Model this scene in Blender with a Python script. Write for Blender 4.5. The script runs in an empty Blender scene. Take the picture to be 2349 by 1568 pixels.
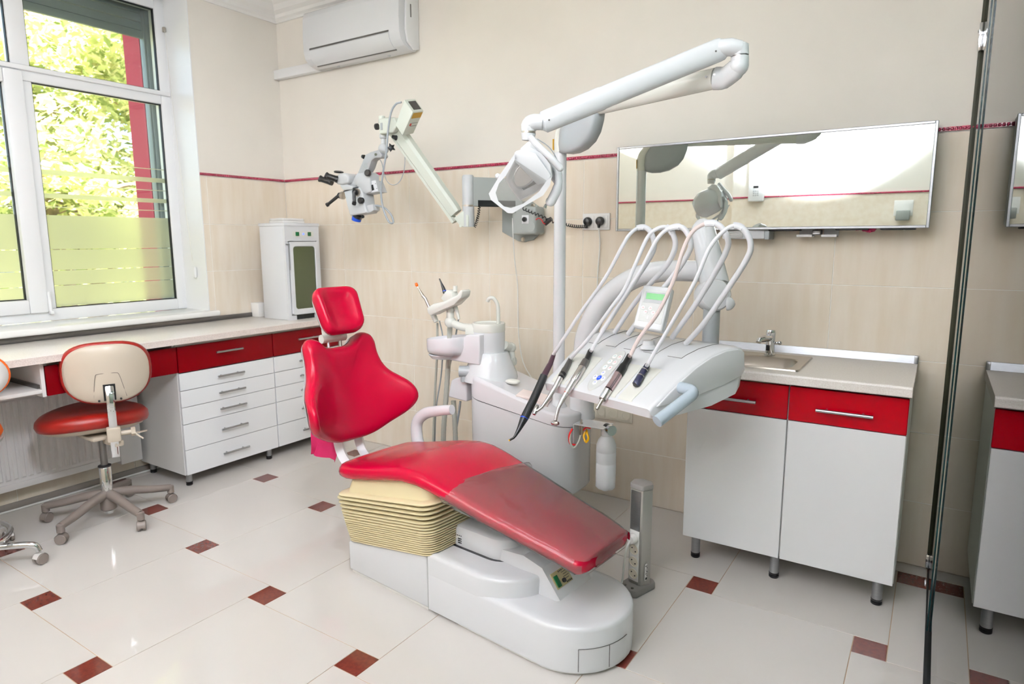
import bpy, bmesh, math, random
from mathutils import Vector as V, Matrix, Euler
random.seed(7)
SC = bpy.context.scene
COL = SC.collection
# ------------------------------------------------------------------ camera
CAM = V((3.924, -3.096, 1.368)); YAW, PITCH, ROLL, FPX = map(float, (math.radians(33.017), math.radians(8.894), math.radians(-0.179), 1496.2))
_f = V((-math.sin(YAW)*math.cos(PITCH), math.cos(YAW)*math.cos(PITCH), -math.sin(PITCH)))
_r = V((math.cos(YAW), math.sin(YAW), 0)); _u = _r.cross(_f)
_c, _s = math.cos(ROLL), math.sin(ROLL)
CR, CU = _c*_r + _s*_u, -_s*_r + _c*_u
cd = bpy.data.cameras.new('camera'); cam = bpy.data.objects.new('camera', cd); COL.objects.link(cam)
cd.sensor_width = 36; cd.lens = 36*FPX/2349; cd.clip_start = 0.02; cd.clip_end = 200
cam.matrix_world = Matrix(((CR.x, CU.x, -_f.x, CAM.x), (CR.y, CU.y, -_f.y, CAM.y), (CR.z, CU.z, -_f.z, CAM.z), (0, 0, 0, 1)))
cd.dof.use_dof = True; cd.dof.focus_distance = 2.55; cd.dof.aperture_fstop = 3.2
SC.camera = cam
# ------------------------------------------------------------------ light
SC.view_settings.view_transform = 'Standard'; SC.view_settings.look = 'None'
SC.view_settings.gamma = 1; SC.view_settings.use_curve_mapping = False
SC.view_settings.exposure = 0.03
w = bpy.data.worlds.new('sky'); SC.world = w; w.use_nodes = True
nt = w.node_tree; bg = nt.nodes['Background']
sky = nt.nodes.new('ShaderNodeTexSky'); sky.sky_type = 'NISHITA'; sky.sun_disc = False
sky.sun_elevation = math.radians(50); sky.sun_rotation = math.radians(70); sky.air_density = 1.0; sky.dust_density = 2.0
nt.links.new(sky.outputs[0], bg.inputs[0]); bg.inputs[1].default_value = .7
sd = bpy.data.lights.new('sun', 'SUN'); so = bpy.data.objects.new('sun', sd); COL.objects.link(so)
sd.energy = 52; sd.angle = 0.02; sd.color = (1, .95, .85)
so.rotation_euler = V((-0.62, 0.35, -0.8)).to_track_quat('-Z', 'Y').to_euler()
def area(name, loc, size, power, col=(1, .97, .92), direction=(0, 0, -1)):
    l = bpy.data.lights.new(name, 'AREA'); l.shape = 'RECTANGLE'; l.size, l.size_y = size; l.energy = power; l.color = col
    o = bpy.data.objects.new(name, l); COL.objects.link(o); o.location = loc
    o.rotation_euler = V(direction).to_track_quat('-Z', 'Y').to_euler(); return o
PANELS = [(1.1, -1.75), (2.6, -1.75), (1.1, -3.2), (2.6, -3.2), (3.6, -2.4)]
for i, (x, y) in enumerate(PANELS):
    area('ceiling_lamp_light', (x, y, 2.90), (.56, .56), 2.0, (.80, .86, 1))
area('corridor_fill_light', (4.75, -1.6, 2.9), (.5, .5), 26, (.9, .95, 1))  # unseen fill light beyond the glass, raised to brighten the left drawers
fl = bpy.data.lights.new('bounce_flash_fill', 'SPOT'); fo = bpy.data.objects.new('bounce_flash_fill', fl); COL.objects.link(fo)   # flash head turned up to the wall behind the photographer
fl.energy = 2050
fill_left = bpy.data.objects.new('bounce_flash_fill', fl.copy()); COL.objects.link(fill_left); fill_left.data.energy = 1850; fill_left.location = (1.5, -3.0, 1.8); fill_ceiling = bpy.data.objects.new('bounce_flash_fill', fl.copy()); COL.objects.link(fill_ceiling); fill_ceiling.data.energy = 320; fill_ceiling.location = (3.45, -2.95, 1.8); fill_ceiling.rotation_euler = V((-.1, .35, 1)).to_track_quat('-Z', 'Y').to_euler()  # two extra unseen copies added to brighten the left side of the room
s4 = bpy.data.lights.new('fill_spot', 'SPOT'); o4 = bpy.data.objects.new('fill_spot', s4); COL.objects.link(o4)  # unseen spot lamp added to brighten the left drawers
s4.energy = 185; s4.spot_size = math.radians(75); s4.spot_blend = 1; s4.shadow_soft_size = .22; s4.color = (.86, .9, 1); o4.location = (3.55, -2.55, 2.72); o4.rotation_euler = V((-3.1, 1.35, -1.45)).to_track_quat('-Z', 'Y').to_euler()
fill_left.rotation_euler = V((-.25, -.75, .7)).to_track_quat('-Z', 'Y').to_euler(); fl.spot_size = math.radians(105); fl.spot_blend = .8; fl.shadow_soft_size = .06; fl.color = (.80, .86, 1)
fo.location = (3.1, -3.2, 1.75); fo.rotation_euler = V((-.15, -.62, .78)).to_track_quat('-Z', 'Y').to_euler()

# ------------------------------------------------------------------ helpers
def ray(px, py): return _f + CR*((px-1174.5)/FPX) + CU*((784-py)/FPX)
def at(px, py, x=None, y=None, z=None):
    d = ray(px, py)
    t = (x-CAM.x)/d.x if x is not None else (y-CAM.y)/d.y if y is not None else (z-CAM.z)/d.z
    return CAM + d*t
def atp(px, py, o, n):
    d = ray(px, py); return CAM + d*((V(o)-CAM).dot(V(n))/d.dot(V(n)))
def lin(c):
    return tuple(((v/255+.055)/1.055)**2.4 if v/255 > .04045 else v/255/12.92 for v in c)
MATS = {}
def mat(name, c, rough=.4, metal=0, spec=.5, coat=0, var=0, vscale=6, bump=0, bscale=200, trans=0, ior=1.45, emit=0, c2=None, alpha=1, stretch=None, rnd=False):
    m = bpy.data.materials.new(name); m.use_nodes = True; MATS[name] = m
    n = m.node_tree.nodes; L = m.node_tree.links; b = n['Principled BSDF']
    b.inputs['Base Color'].default_value = (*lin(c), 1); b.inputs['Roughness'].default_value = rough
    b.inputs['Metallic'].default_value = metal; b.inputs['Specular IOR Level'].default_value = spec
    b.inputs['Coat Weight'].default_value = coat; b.inputs['Coat Roughness'].default_value = .06
    b.inputs['Transmission Weight'].default_value = trans; b.inputs['IOR'].default_value = ior; b.inputs['Alpha'].default_value = alpha
    if emit:
        b.inputs['Emission Color'].default_value = (*lin(c), 1); b.inputs['Emission Strength'].default_value = emit
    tc = n.new('ShaderNodeTexCoord'); mp = n.new('ShaderNodeMapping'); L.new(tc.outputs['Object'], mp.inputs[0])
    if rnd:
        oi = n.new('ShaderNodeObjectInfo'); mu = n.new('ShaderNodeMath'); mu.operation = 'MULTIPLY'; mu.inputs[1].default_value = 50; L.new(oi.outputs['Random'], mu.inputs[0]); L.new(mu.outputs[0], mp.inputs['Location'])
    if stretch: mp.inputs['Scale'].default_value = stretch
    if var or c2:
        nz = n.new('ShaderNodeTexNoise'); nz.inputs['Scale'].default_value = vscale; nz.inputs['Detail'].default_value = 6
        rp = n.new('ShaderNodeValToRGB'); L.new(mp.outputs[0], nz.inputs[0]); L.new(nz.outputs[0], rp.inputs[0])
        a = c2 if c2 else tuple(v*(1-var) for v in c)
        rp.color_ramp.elements[0].position = .35; rp.color_ramp.elements[1].position = .65
        rp.color_ramp.elements[0].color = (*lin(a), 1); rp.color_ramp.elements[1].color = (*lin(c), 1)
        L.new(rp.outputs[0], b.inputs['Base Color'])
    if bump:
        nz = n.new('ShaderNodeTexNoise'); nz.inputs['Scale'].default_value = bscale; bp = n.new('ShaderNodeBump')
        bp.inputs['Strength'].default_value = bump; bp.inputs['Distance'].default_value = .002
        L.new(mp.outputs[0], nz.inputs[0]); L.new(nz.outputs[0], bp.inputs['Height']); L.new(bp.outputs[0], b.inputs['Normal'])
    return m
def glass_mat(name, tint=(1, 1, 1), rough=0.0, ior=1.5):
    """thin clear pane: transparent plus Fresnel gloss"""
    m = bpy.data.materials.new(name); m.use_nodes = True; MATS[name] = m
    n = m.node_tree.nodes; L = m.node_tree.links; n.clear()
    o = n.new('ShaderNodeOutputMaterial'); mx = n.new('ShaderNodeMixShader'); fr = n.new('ShaderNodeFresnel'); fr.inputs[0].default_value = ior
    t = n.new('ShaderNodeBsdfTransparent'); t.inputs[0].default_value = (*tint, 1)
    g = n.new('ShaderNodeBsdfGlossy'); g.inputs['Roughness'].default_value = rough
    L.new(fr.outputs[0], mx.inputs[0]); L.new(t.outputs[0], mx.inputs[1]); L.new(g.outputs[0], mx.inputs[2]); L.new(mx.outputs[0], o.inputs[0])
    return m
class MB:
    def __init__(s): s.v = []; s.f = []; s.mi = []; s.cur = 0
    def add(s, vs, fs, M=None):
        o = len(s.v); s.v += [(M @ V(p) if M else V(p)) for p in vs]; s.f += [tuple(i+o for i in f) for f in fs]; s.mi += [s.cur]*len(fs); return s
    def bm(s, b, M=None):
        b.verts.index_update(); s.add([v.co.copy() for v in b.verts], [[v.index for v in f.verts] for f in b.faces], M); b.free(); return s
    def box(s, c, d, bev=0, seg=2, R=None, taper=None):
        b = bmesh.new(); bmesh.ops.create_cube(b, size=1)
        for v in b.verts:
            v.co = V((v.co.x*d[0], v.co.y*d[1], v.co.z*d[2]))
            if taper and v.co.z > 0: v.co.x *= taper[0]; v.co.y *= taper[1]
        if bev: bmesh.ops.bevel(b, geom=b.edges[:], offset=min(bev, min(d)*.49), segments=seg, profile=.5, affect='EDGES')
        M = Matrix.Translation(V(c))
        if R is not None: M = M @ (R.to_4x4() if isinstance(R, Matrix) else Euler(R).to_matrix().to_4x4())
        return s.bm(b, M)
    def bx(s, a, b_, bev=0, seg=2):
        a, b_ = V(a), V(b_); return s.box((a+b_)/2, [abs(q) for q in (b_-a)], bev, seg)
    def prism(s, poly, vec, bev=0, seg=2):
        b = bmesh.new(); vs = [b.verts.new(V(p)) for p in poly]; f = b.faces.new(vs)
        r = bmesh.ops.extrude_face_region(b, geom=[f]); nv = [e for e in r['geom'] if isinstance(e, bmesh.types.BMVert)]
        bmesh.ops.translate(b, vec=V(vec), verts=nv); bmesh.ops.recalc_face_normals(b, faces=b.faces[:])
        if bev: bmesh.ops.bevel(b, geom=b.edges[:], offset=bev, segments=seg, profile=.5, affect='EDGES', clamp_overlap=True)
        return s.bm(b)
    def loft(s, rings, cap=True, closed=True):
        n = len(rings[0]); vs = [p for r in rings for p in r]; fs = []
        for i in range(len(rings)-1):
            for j in range(n if closed else n-1):
                k = (j+1) % n; fs.append((i*n+j, i*n+k, (i+1)*n+k, (i+1)*n+j))
        if cap and closed:
            fs.append(tuple(range(n-1, -1, -1))); o = (len(rings)-1)*n; fs.append(tuple(range(o, o+n)))
        return s.add(vs, fs)
    def tube(s, pts, r, seg=10, caps=True, flat=None):
        pts = [V(p) for p in pts]; n = len(pts); rs = r if isinstance(r, (list, tuple)) else [r]*n
        t0 = (pts[1]-pts[0]).normalized(); nrm = t0.orthogonal().normalized(); rings = []
        if flat is not None: nrm = (V(flat) - t0*t0.dot(V(flat))).normalized()
        for i in range(n):
            t = (pts[min(i+1, n-1)]-pts[max(i-1, 0)]).normalized()
            nrm = (nrm - t*nrm.dot(t)).normalized(); bn = t.cross(nrm)
            rr = rs[i]; ra, rb = rr if isinstance(rr, (list, tuple)) else (rr, rr)
            rings.append([pts[i] + nrm*(ra*math.cos(a)) + bn*(rb*math.sin(a)) for a in [2*math.pi*k/seg for k in range(seg)]])
        return s.loft(rings, caps)
    def cyl(s, p0, p1, r, r2=None, seg=20): return s.tube([p0, p1], [r, r if r2 is None else r2], seg)
    def lathe(s, prof, p0, axis=(0, 0, 1), seg=24):
        """prof: (radius, height) pairs along the axis"""
        ax = V(axis).normalized(); a = ax.orthogonal().normalized(); b = ax.cross(a); p0 = V(p0)
        return s.loft([[p0 + ax*h + (a*math.cos(2*math.pi*k/seg)+b*math.sin(2*math.pi*k/seg))*max(r, 1e-4) for k in range(seg)] for r, h in prof])
    def ball(s, c, r, seg=16, sc=(1, 1, 1)):
        b = bmesh.new(); bmesh.ops.create_uvsphere(b, u_segments=seg, v_segments=max(6, seg//2), radius=r)
        return s.bm(b, Matrix.Translation(V(c)) @ Matrix.Diagonal((*sc, 1)))
def smooth(pts, k=6):
    """Catmull-Rom through the points"""
    P = [V(p) for p in pts]; P = [P[0]*2-P[1]] + P + [P[-1]*2-P[-2]]; out = []
    for i in range(1, len(P)-2):
        for j in range(k):
            t = j/k; a, b, c, d = P[i-1:i+3]
            out.append(.5*((2*b)+(c-a)*t+(2*a-5*b+4*c-d)*t*t+(3*b-a-3*c+d)*t**3))
    return out + [P[-2]]
ROOTS = {}
def rootM(o):
    while o.parent: o = o.parent
    return Matrix.Translation(o.location) @ o.rotation_euler.to_matrix().to_4x4()
def tag(o, label, cat, group=None):
    o['label'] = label; o['category'] = cat
    if group: o['group'] = group
    return o
def thing(name, label, cat, loc=(0, 0, 0), rotz=0, group=None, local=False):
    o = bpy.data.objects.new(name, None); o.empty_display_size = .05; COL.objects.link(o)
    o.location = V(loc); o.rotation_euler = (0, 0, rotz); ROOTS[o.name] = local
    return tag(o, label, cat, group)
def obj(name, mb, m, parent=None, flat=False, ang=35, kind=None, label=None):
    me = bpy.data.meshes.new(name); vs = mb.v
    if parent is not None:
        r = parent
        while r.parent: r = r.parent
        if not ROOTS.get(r.name, False):
            I = rootM(r).inverted(); vs = [I @ p for p in vs]
    me.from_pydata([tuple(p) for p in vs], [], mb.f)
    bm_ = bmesh.new(); bm_.from_mesh(me); bmesh.ops.recalc_face_normals(bm_, faces=bm_.faces[:]); bm_.to_mesh(me); bm_.free()
    for k in (m if isinstance(m, (list, tuple)) else [m]): me.materials.append(MATS[k] if isinstance(k, str) else k)
    me.polygons.foreach_set('material_index', mb.mi)
    if not flat:
        me.polygons.foreach_set('use_smooth', [True]*len(me.polygons)); me.set_sharp_from_angle(angle=math.radians(ang))
    o = bpy.data.objects.new(name, me); COL.objects.link(o)
    if parent is not None: o.parent = parent
    if kind: o['kind'] = kind
    if label: o['label'] = label
    return o
def single(name, mb, m, label, cat, group=None, **k): return tag(obj(name, mb, m, **k), label, cat, group)
def copy_tree(o, parent=None):
    c = o.copy(); COL.objects.link(c)
    if parent is not None: c.parent = parent
    elif o.name in ROOTS: ROOTS[c.name] = ROOTS[o.name]
    for ch in [q for q in bpy.data.objects if q.parent == o]: copy_tree(ch, c)
    return c
def circ(n, f): return [f(2*math.pi*k/n) for k in range(n)]

# ------------------------------------------------------------------ materials
mat('paint_cream', (234, 228, 218), .7, var=.015, vscale=3)
mat('paint_ceiling', (240, 238, 234), .7)
mat('wall_tile', (233, 222, 206), .12, c2=(227, 213, 193), vscale=5, stretch=(4, .5, 4), spec=.4, rnd=True)
mat('grout_wall', (246, 242, 234), .8)
mat('floor_tile', (207, 202, 196), .04, var=.012, vscale=2.5, spec=.42)
mat('floor_brown', (98, 44, 34), .07, c2=(84, 37, 30), vscale=90, rnd=True)
mat('grout_floor', (176, 148, 120), .7)
mat('trim_red', (142, 30, 60), .12, coat=.8)
mat('pvc', (238, 238, 238), .3)
mat('pvc_grey', (150, 154, 154), .4)
mat('shutter', (122, 132, 132), .45)
mat('rubber', (22, 24, 25), .5)
mat('ext_red', (176, 62, 82), .9, bump=.5, bscale=90)
mat('sill_white', (240, 239, 235), .22, coat=.3)
mat('counter', (238, 233, 227), .3, c2=(224, 216, 208), vscale=260, coat=.1)
mat('counter_front', (226, 214, 206), .35, c2=(208, 194, 186), vscale=220)
mat('lam_white', (238, 236, 233), .3)
mat('door_white', (236, 237, 238), .18, coat=.4)
mat('red_gloss', (140, 0, 12), .1, spec=.14)
mat('red_dark', (108, 2, 10), .16, spec=.16)
mat('alu', (172, 174, 177), .36, metal=1, stretch=(1, 1, 30), var=.06, vscale=40)
mat('chrome', (222, 224, 226), .05, metal=1)
mat('steel', (190, 182, 170), .28, metal=1)
mat('steel_dark', (120, 118, 116), .35, metal=1)
mat('black', (18, 18, 19), .35)
mat('black_soft', (26, 26, 27), .6)
mat('med_white', (220, 221, 223), .18, coat=.25)
mat('med_cream', (222, 222, 214), .22, coat=.2)
mat('med_lilac', (222, 220, 223), .2, coat=.3)
mat('med_grey', (168, 172, 174), .3)
mat('scope_grey', (186, 188, 188), .4)
mat('scope_green', (203, 208, 196), .4)
mat('scope_mid', (160, 162, 162), .45)
mat('box_grey', (150, 154, 150), .5)
mat('seat_red', (154, 0, 36), .27, spec=.22, coat=.05, bump=.06, bscale=500)
mat('stool_red', (126, 17, 9), .35, bump=.1, bscale=400)
mat('stool_orange', (214, 92, 22), .4)
mat('stool_shell', (190, 178, 161), .28)
mat('taupe', (114, 104, 97), .45)
mat('caster_grey', (122, 112, 105), .45)
mat('caster_pale', (206, 202, 198), .35)
mat('bellows', (212, 199, 160), .45)
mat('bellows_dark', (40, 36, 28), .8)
mat('magenta', (160, 0, 70), .7, bump=.4, bscale=150)
mat('hose_white', (226, 226, 230), .35)
mat('hose_pink', (220, 204, 200), .35)
mat('hose_grey', (178, 178, 168), .4)
mat('cable_grey', (150, 156, 160), .4)
mat('cable_white', (232, 230, 224), .4)
mat('cable_black', (14, 15, 15), .4)
mat('cable_red', (190, 16, 20), .35)
mat('cable_yellow', (232, 178, 10), .35)
mat('handle_blue', (176, 188, 198), .25)
mat('purple_metal', (96, 72, 84), .3, metal=.8)
mat('pink_metal', (206, 182, 188), .25, metal=1)
mat('silver', (214, 210, 208), .22, metal=1)
mat('navy', (38, 40, 62), .25)
mat('blue_cap', (18, 68, 176), .3)
mat('blue_btn', (16, 70, 205), .3)
mat('orange_tip', (255, 106, 14), .35)
mat('amber', (238, 180, 40), .3)
mat('lcd', (84, 150, 84), .25)
mat('lcd_frame', (176, 178, 178), .4)
mat('key_panel', (204, 205, 202), .35)
mat('key_white', (242, 242, 240), .3)
mat('key_red', (222, 70, 90), .4)
mat('key_teal', (120, 196, 200), .4)
mat('yellow_label', (186, 142, 22), .5)
mat('red_dot', (190, 60, 44), .4)
mat('olive', (44, 44, 30), .5, spec=.2)
mat('glass_edge', (4, 34, 36), .15)
mat('green_switch', (10, 84, 44), .25)
mat('gold_plate', (176, 164, 122), .3, metal=.3)
mat('column_cap', (132, 128, 124), .4)
mat('column_side', (176, 174, 168), .35, metal=.6)
mat('socket_white', (240, 238, 234), .25)
mat('socket_cream', (234, 226, 208), .3)
mat('socket_hole', (60, 56, 52), .5)
mat('cloth_white', (244, 242, 238), .85, bump=.3, bscale=120)
mat('cloth_pink', (244, 228, 222), .85, bump=.3, bscale=120)
mat('paper_white', (238, 236, 232), .6)
mat('bottle', (244, 246, 248), .3, trans=.12)
mat('soap', (236, 234, 226), .4)
mat('leaf_a', (206, 212, 156), .5); mat('leaf_b', (232, 230, 186), .5); mat('leaf_c', (150, 166, 106), .5)
mat('bark', (164, 140, 122), .8, var=.3, vscale=10)
mat('ground', (150, 150, 110), .9, var=.2)
mat('corridor_paint', (196, 192, 180), .7)
mat('radiator', (226, 222, 220), .35)
mat('radiator_recess', (206, 201, 198), .4)
mat('skirting', (148, 140, 132), .4)
mat('uv_glass_back', (160, 166, 136), .3)
mat('led_blue', (90, 110, 255), .3, emit=2)
mat('lamp_panel', (250, 250, 255), .5, emit=2.6)
mat('mirror', (232, 238, 232), .0, metal=1)
mat('dish', (236, 236, 238), .12, metal=.5)
mat('sink_bowl', (188, 178, 164), .25, metal=1)
glass_mat('pane', (.96, .985, .975)); glass_mat('partition', (.84, .91, .89), ior=1.34)
glass_mat('uv_pane', (.82, .86, .76)); glass_mat('shield', (.97, .97, .97), ior=1.3)
# frosted film: light scatters through
m = bpy.data.materials.new('frosted_film'); m.use_nodes = True; MATS['frosted_film'] = m
n = m.node_tree.nodes; L = m.node_tree.links; n.clear()
o = n.new('ShaderNodeOutputMaterial'); mx = n.new('ShaderNodeMixShader'); mx.inputs[0].default_value = .5
t = n.new('ShaderNodeBsdfTranslucent'); t.inputs[0].default_value = (.9, .88, .8, 1)
g = n.new('ShaderNodeBsdfRefraction'); g.inputs['Roughness'].default_value = .42; g.inputs['IOR'].default_value = 1.2; g.inputs[0].default_value = (.84, .84, .72, 1)
L.new(t.outputs[0], mx.inputs[1]); L.new(g.outputs[0], mx.inputs[2]); L.new(mx.outputs[0], o.inputs[0])
# clear plastic cover
m = bpy.data.materials.new('clear_plastic'); m.use_nodes = True; MATS['clear_plastic'] = m
n = m.node_tree.nodes; L = m.node_tree.links; n.clear()
o = n.new('ShaderNodeOutputMaterial'); mx = n.new('ShaderNodeMixShader'); fr = n.new('ShaderNodeFresnel'); fr.inputs[0].default_value = 1.45
mx2 = n.new('ShaderNodeMixShader'); mx2.inputs[0].default_value = .11
t = n.new('ShaderNodeBsdfTransparent'); d = n.new('ShaderNodeBsdfDiffuse'); d.inputs[0].default_value = (.8, .8, .78, 1)
g = n.new('ShaderNodeBsdfGlossy'); g.inputs['Roughness'].default_value = .12
tc = n.new('ShaderNodeTexCoord'); nz = n.new('ShaderNodeTexNoise'); nz.inputs['Scale'].default_value = 14; bp = n.new('ShaderNodeBump'); bp.inputs['Strength'].default_value = .35; bp.inputs['Distance'].default_value = .01
L.new(tc.outputs['Object'], nz.inputs[0]); L.new(nz.outputs[0], bp.inputs['Height']); L.new(bp.outputs[0], g.inputs['Normal'])
L.new(t.outputs[0], mx2.inputs[1]); L.new(d.outputs[0], mx2.inputs[2]); L.new(fr.outputs[0], mx.inputs[0]); L.new(mx2.outputs[0], mx.inputs[1]); L.new(g.outputs[0], mx.inputs[2]); L.new(mx.outputs[0], o.inputs[0])
# leaves let light through
for k in ('leaf_a', 'leaf_b', 'leaf_c'):
    m = MATS[k]; n = m.node_tree.nodes; L = m.node_tree.links; b = n['Principled BSDF']; mx = n.new('ShaderNodeMixShader'); mx.inputs[0].default_value = .5
    t = n.new('ShaderNodeBsdfTranslucent'); t.inputs[0].default_value = b.inputs['Base Color'].default_value
    L.new(b.outputs[0], mx.inputs[1]); L.new(t.outputs[0], mx.inputs[2]); L.new(mx.outputs[0], n['Material Output'].inputs[0])
# ------------------------------------------------------------------ room shell
X1, Y0, ZC, XG = 5.6, -4.2, 2.95, 4.0
wb = MB(); wb.bx((-.45, 0, 1.772), (X1, .25, 3.1)); wb.cur = 1; wb.bx((-.45, .0016, 0), (X1, .25, 1.772))
wall_back = obj('wall_back', wb, ['paint_cream', 'grout_wall'], kind='structure', flat=True)
def clip(poly, ax, val, keep_less):
    out = []
    for i in range(len(poly)):
        a, b = poly[i], poly[(i+1) % len(poly)]; ia = (a[ax] <= val) == keep_less; ib = (b[ax] <= val) == keep_less
        if ia: out.append(a)
        if ia != ib:
            t = (val-a[ax])/(b[ax]-a[ax]); out.append(tuple(a[k]+t*(b[k]-a[k]) for k in range(2)))
    return out
def tile_mesh(cache={}):
    return cache
def slab(w_, h_, th, ch=.0012):
    """thin tile with a chamfered front edge, front face +z"""
    mb = MB(); a, b = w_/2, h_/2
    r = lambda x, y, z: [V((-x, -y, z)), V((x, -y, z)), V((x, y, z)), V((-x, y, z))]
    return mb.loft([r(a, b, -th), r(a, b, -ch), r(a-ch, b-ch, 0)])
TC = {}
def place_tile(parent, key, m, M):
    if key not in TC:
        o = obj('tile', slab(key[0], key[1], key[2]), m, None, flat=True); TC[key] = o.data
    else:
        o = bpy.data.objects.new('tile', TC[key]); COL.objects.link(o)
    o.parent = parent; o.matrix_local = M; return o
ROWS = [0, .278, .5765, .875, 1.1735, 1.472, 1.771]
RB = Matrix(((1, 0, 0, 0), (0, 0, -1, 0), (0, 1, 0, 0), (0, 0, 0, 1)))       # +z -> -y
for r in range(6):
    z0, z1 = ROWS[r]+.0015, ROWS[r+1]-.0015
    xs = [0.004]+[.567-.5965+.5965*k for k in range(1, 10)]+[X1]
    xs[0] = 0.0
    for k in range(len(xs)-1):
        a, b = xs[k]+.0015, xs[k+1]-.0015
        place_tile(wall_back, (round(b-a, 4), round(z1-z0, 4), .004), 'wall_tile', Matrix.Translation(((a+b)/2, 0, (z0+z1)/2)) @ RB)
# left wall with the window opening
WY0, WY1, WZ0, WZ1 = -2.3, -.64, .925, 2.86
wl = MB()
for a, b in (((-.45, Y0, 1.772), (0, WY0, 3.1)), ((-.45, WY1, 1.772), (0, 0, 3.1)), ((-.45, WY0, WZ1), (0, WY1, 3.1))): wl.bx(a, b)
wl.cur = 1
for a, b in (((-.45, Y0, 0), (-.0016, WY0, 1.772)), ((-.45, WY1, 0), (-.0016, 0, 1.772)), ((-.45, WY0, 0), (-.0016, WY1, WZ0-.04))): wl.bx(a, b)
wall_left = obj('wall_left', wl, ['paint_cream', 'grout_wall'], kind='structure', flat=True)
RL = Matrix(((0, 0, 1, 0), (1, 0, 0, 0), (0, 1, 0, 0), (0, 0, 0, 1)))        # +z -> +x
for r in range(6):
    z0, z1 = ROWS[r]+.0015, ROWS[r+1]-.0015
    if r == 3: z1a = .885
    ys = [0-.5965*k for k in range(8)]
    for k in range(7):
        b, a = ys[k]-.0015, max(ys[k+1], Y0)+.0015
        if r >= 3:
            segs = [(max(a, WY1), b)] if b > WY1 else []
            if a < WY0: segs.append((a, min(b, WY0)))
        else: segs = [(a, b)]
        for p, q in segs:
            if q-p > .01: place_tile(wall_left, (round(q-p, 4), round(z1-z0, 4), .004), 'wall_tile', Matrix.Translation((0, (p+q)/2, (z0+z1)/2)) @ RL)
# floor
fb = MB(); fb.bx((-.45, Y0-.2, -.2), (X1+.2, .25, -.0015))
floor = obj('floor', fb, 'grout_floor', kind='structure', flat=True)
A_, B_, OX, OY = .6, .1033, 1.2286, -1.5311
def floor_tile(name, cx, cy, s, m):
    g = .0012; p = [(cx-s/2+g, cy-s/2+g), (cx+s/2-g, cy-s/2+g), (cx+s/2-g, cy+s/2-g), (cx-s/2+g, cy+s/2-g)]
    q = p
    for ax, v, k in ((0, .003, False), (0, X1-.003, True), (1, Y0+.003, False), (1, -.002, True)): q = clip(q, ax, v, k) if q else q
    if len(q) < 3: return
    if q == p:
        key = ('f', s)
        if key not in TC: TC[key] = obj('tile', slab(s-2*g, s-2*g, .003, .0006), m, None, flat=True); o = TC[key]
        else: o = bpy.data.objects.new('tile', TC[key].data); COL.objects.link(o)
        o.location = (cx, cy, 0)
    else:
        o = obj('tile', MB().prism([(x, y, -.003) for x, y in q], (0, 0, .003)), m, None, flat=True)
    o.parent = floor
for i in range(-4, 10):
    for j in range(-6, 6):
        cx, cy = OX+i*A_+j*B_, OY-i*B_+j*A_
        if -1 < cx < X1+.5 and Y0-.8 < cy < .8:
            floor_tile('tile', cx, cy, B_, 'floor_brown')
            floor_tile('tile', cx+B_/2+.3, cy-B_/2+.3, A_, 'floor_tile')
single_ = obj('ceiling', MB().bx((-.45, Y0-.2, ZC), (X1+.2, .25, ZC+.15)), 'paint_ceiling', kind='structure', flat=True)
wf = MB(); wf.bx((-.45, Y0-.2, 1.772), (X1, Y0, 3.1)); wf.bx((2.1, Y0, 1.772), (X1, Y0+.1, 3.1)); wf.cur = 1
wf.bx((-.45, Y0-.2, 0), (X1, Y0, 1.772)); wf.bx((2.1, Y0, 0), (X1, Y0+.1, 1.772))
obj('wall_front', wf, ['paint_cream', 'wall_tile'], kind='structure', flat=True)
obj('wall_right', MB().bx((X1, Y0-.2, 0), (X1+.2, .25, 3.1)), 'corridor_paint', kind='structure', flat=True)
# rope moulding: glossy beads on a strip
def rope(name, p0, p1, nrm):
    mb = MB(); p0, p1, nrm = V(p0), V(p1), V(nrm); d = (p1-p0); ln = d.length; d.normalize()
    up = V((0, 0, 1)); mb.prism([p0-up*.008, p0+up*.008, p0+up*.008+nrm*.006, p0-up*.008+nrm*.006], d*ln)
    k = int(ln/.0135)
    for i in range(k):
        c = p0+d*(i+.5)*ln/k+nrm*.006; ring = []
        for j in range(3):
            a = j*math.pi/6; rr = math.cos(a); h = math.sin(a)*.0052
            ring.append([c+nrm*h+(d*math.cos(t)*.0063+up*math.sin(t)*.0066)*rr for t in [math.pi/4*q for q in range(8)]])
        mb.loft(ring)
    return obj(name, mb, 'trim_red', kind='structure', ang=60)
rope('trim_1', (.004, 0, 1.783), (5.5, 0, 1.783), (0, -1, 0))
rope('trim_2', (0, -.012, 1.783), (0, WY1, 1.783), (1, 0, 0))
rope('trim_3', (.01, Y0, 1.783), (2.1, Y0, 1.783), (0, 1, 0))
rope('trim_4', (2.1, Y0+.1, 1.783), (3.98, Y0+.1, 1.783), (0, 1, 0))
# cornice
CP = [(0, 2.825), (.012, 2.825), (.016, 2.84), (.03, 2.85), (.036, 2.868), (.06, 2.885), (.075, 2.915), (.1, 2.93), (.105, 2.95), (0, 2.95)]
obj('trim_5', MB().prism([(.0, -a, b) for a, b in CP], (5.6, 0, 0)), 'paint_ceiling', kind='structure', ang=25)
obj('trim_6', MB().prism([(a, -4.2, b) for a, b in CP], (0, 4.2, 0)), 'paint_ceiling', kind='structure', ang=25)
sk = MB(); sk.bx((0, Y0, 0), (.012, -.003, .032), .003); obj('baseboard_left', sk, 'skirting', kind='structure')
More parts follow.
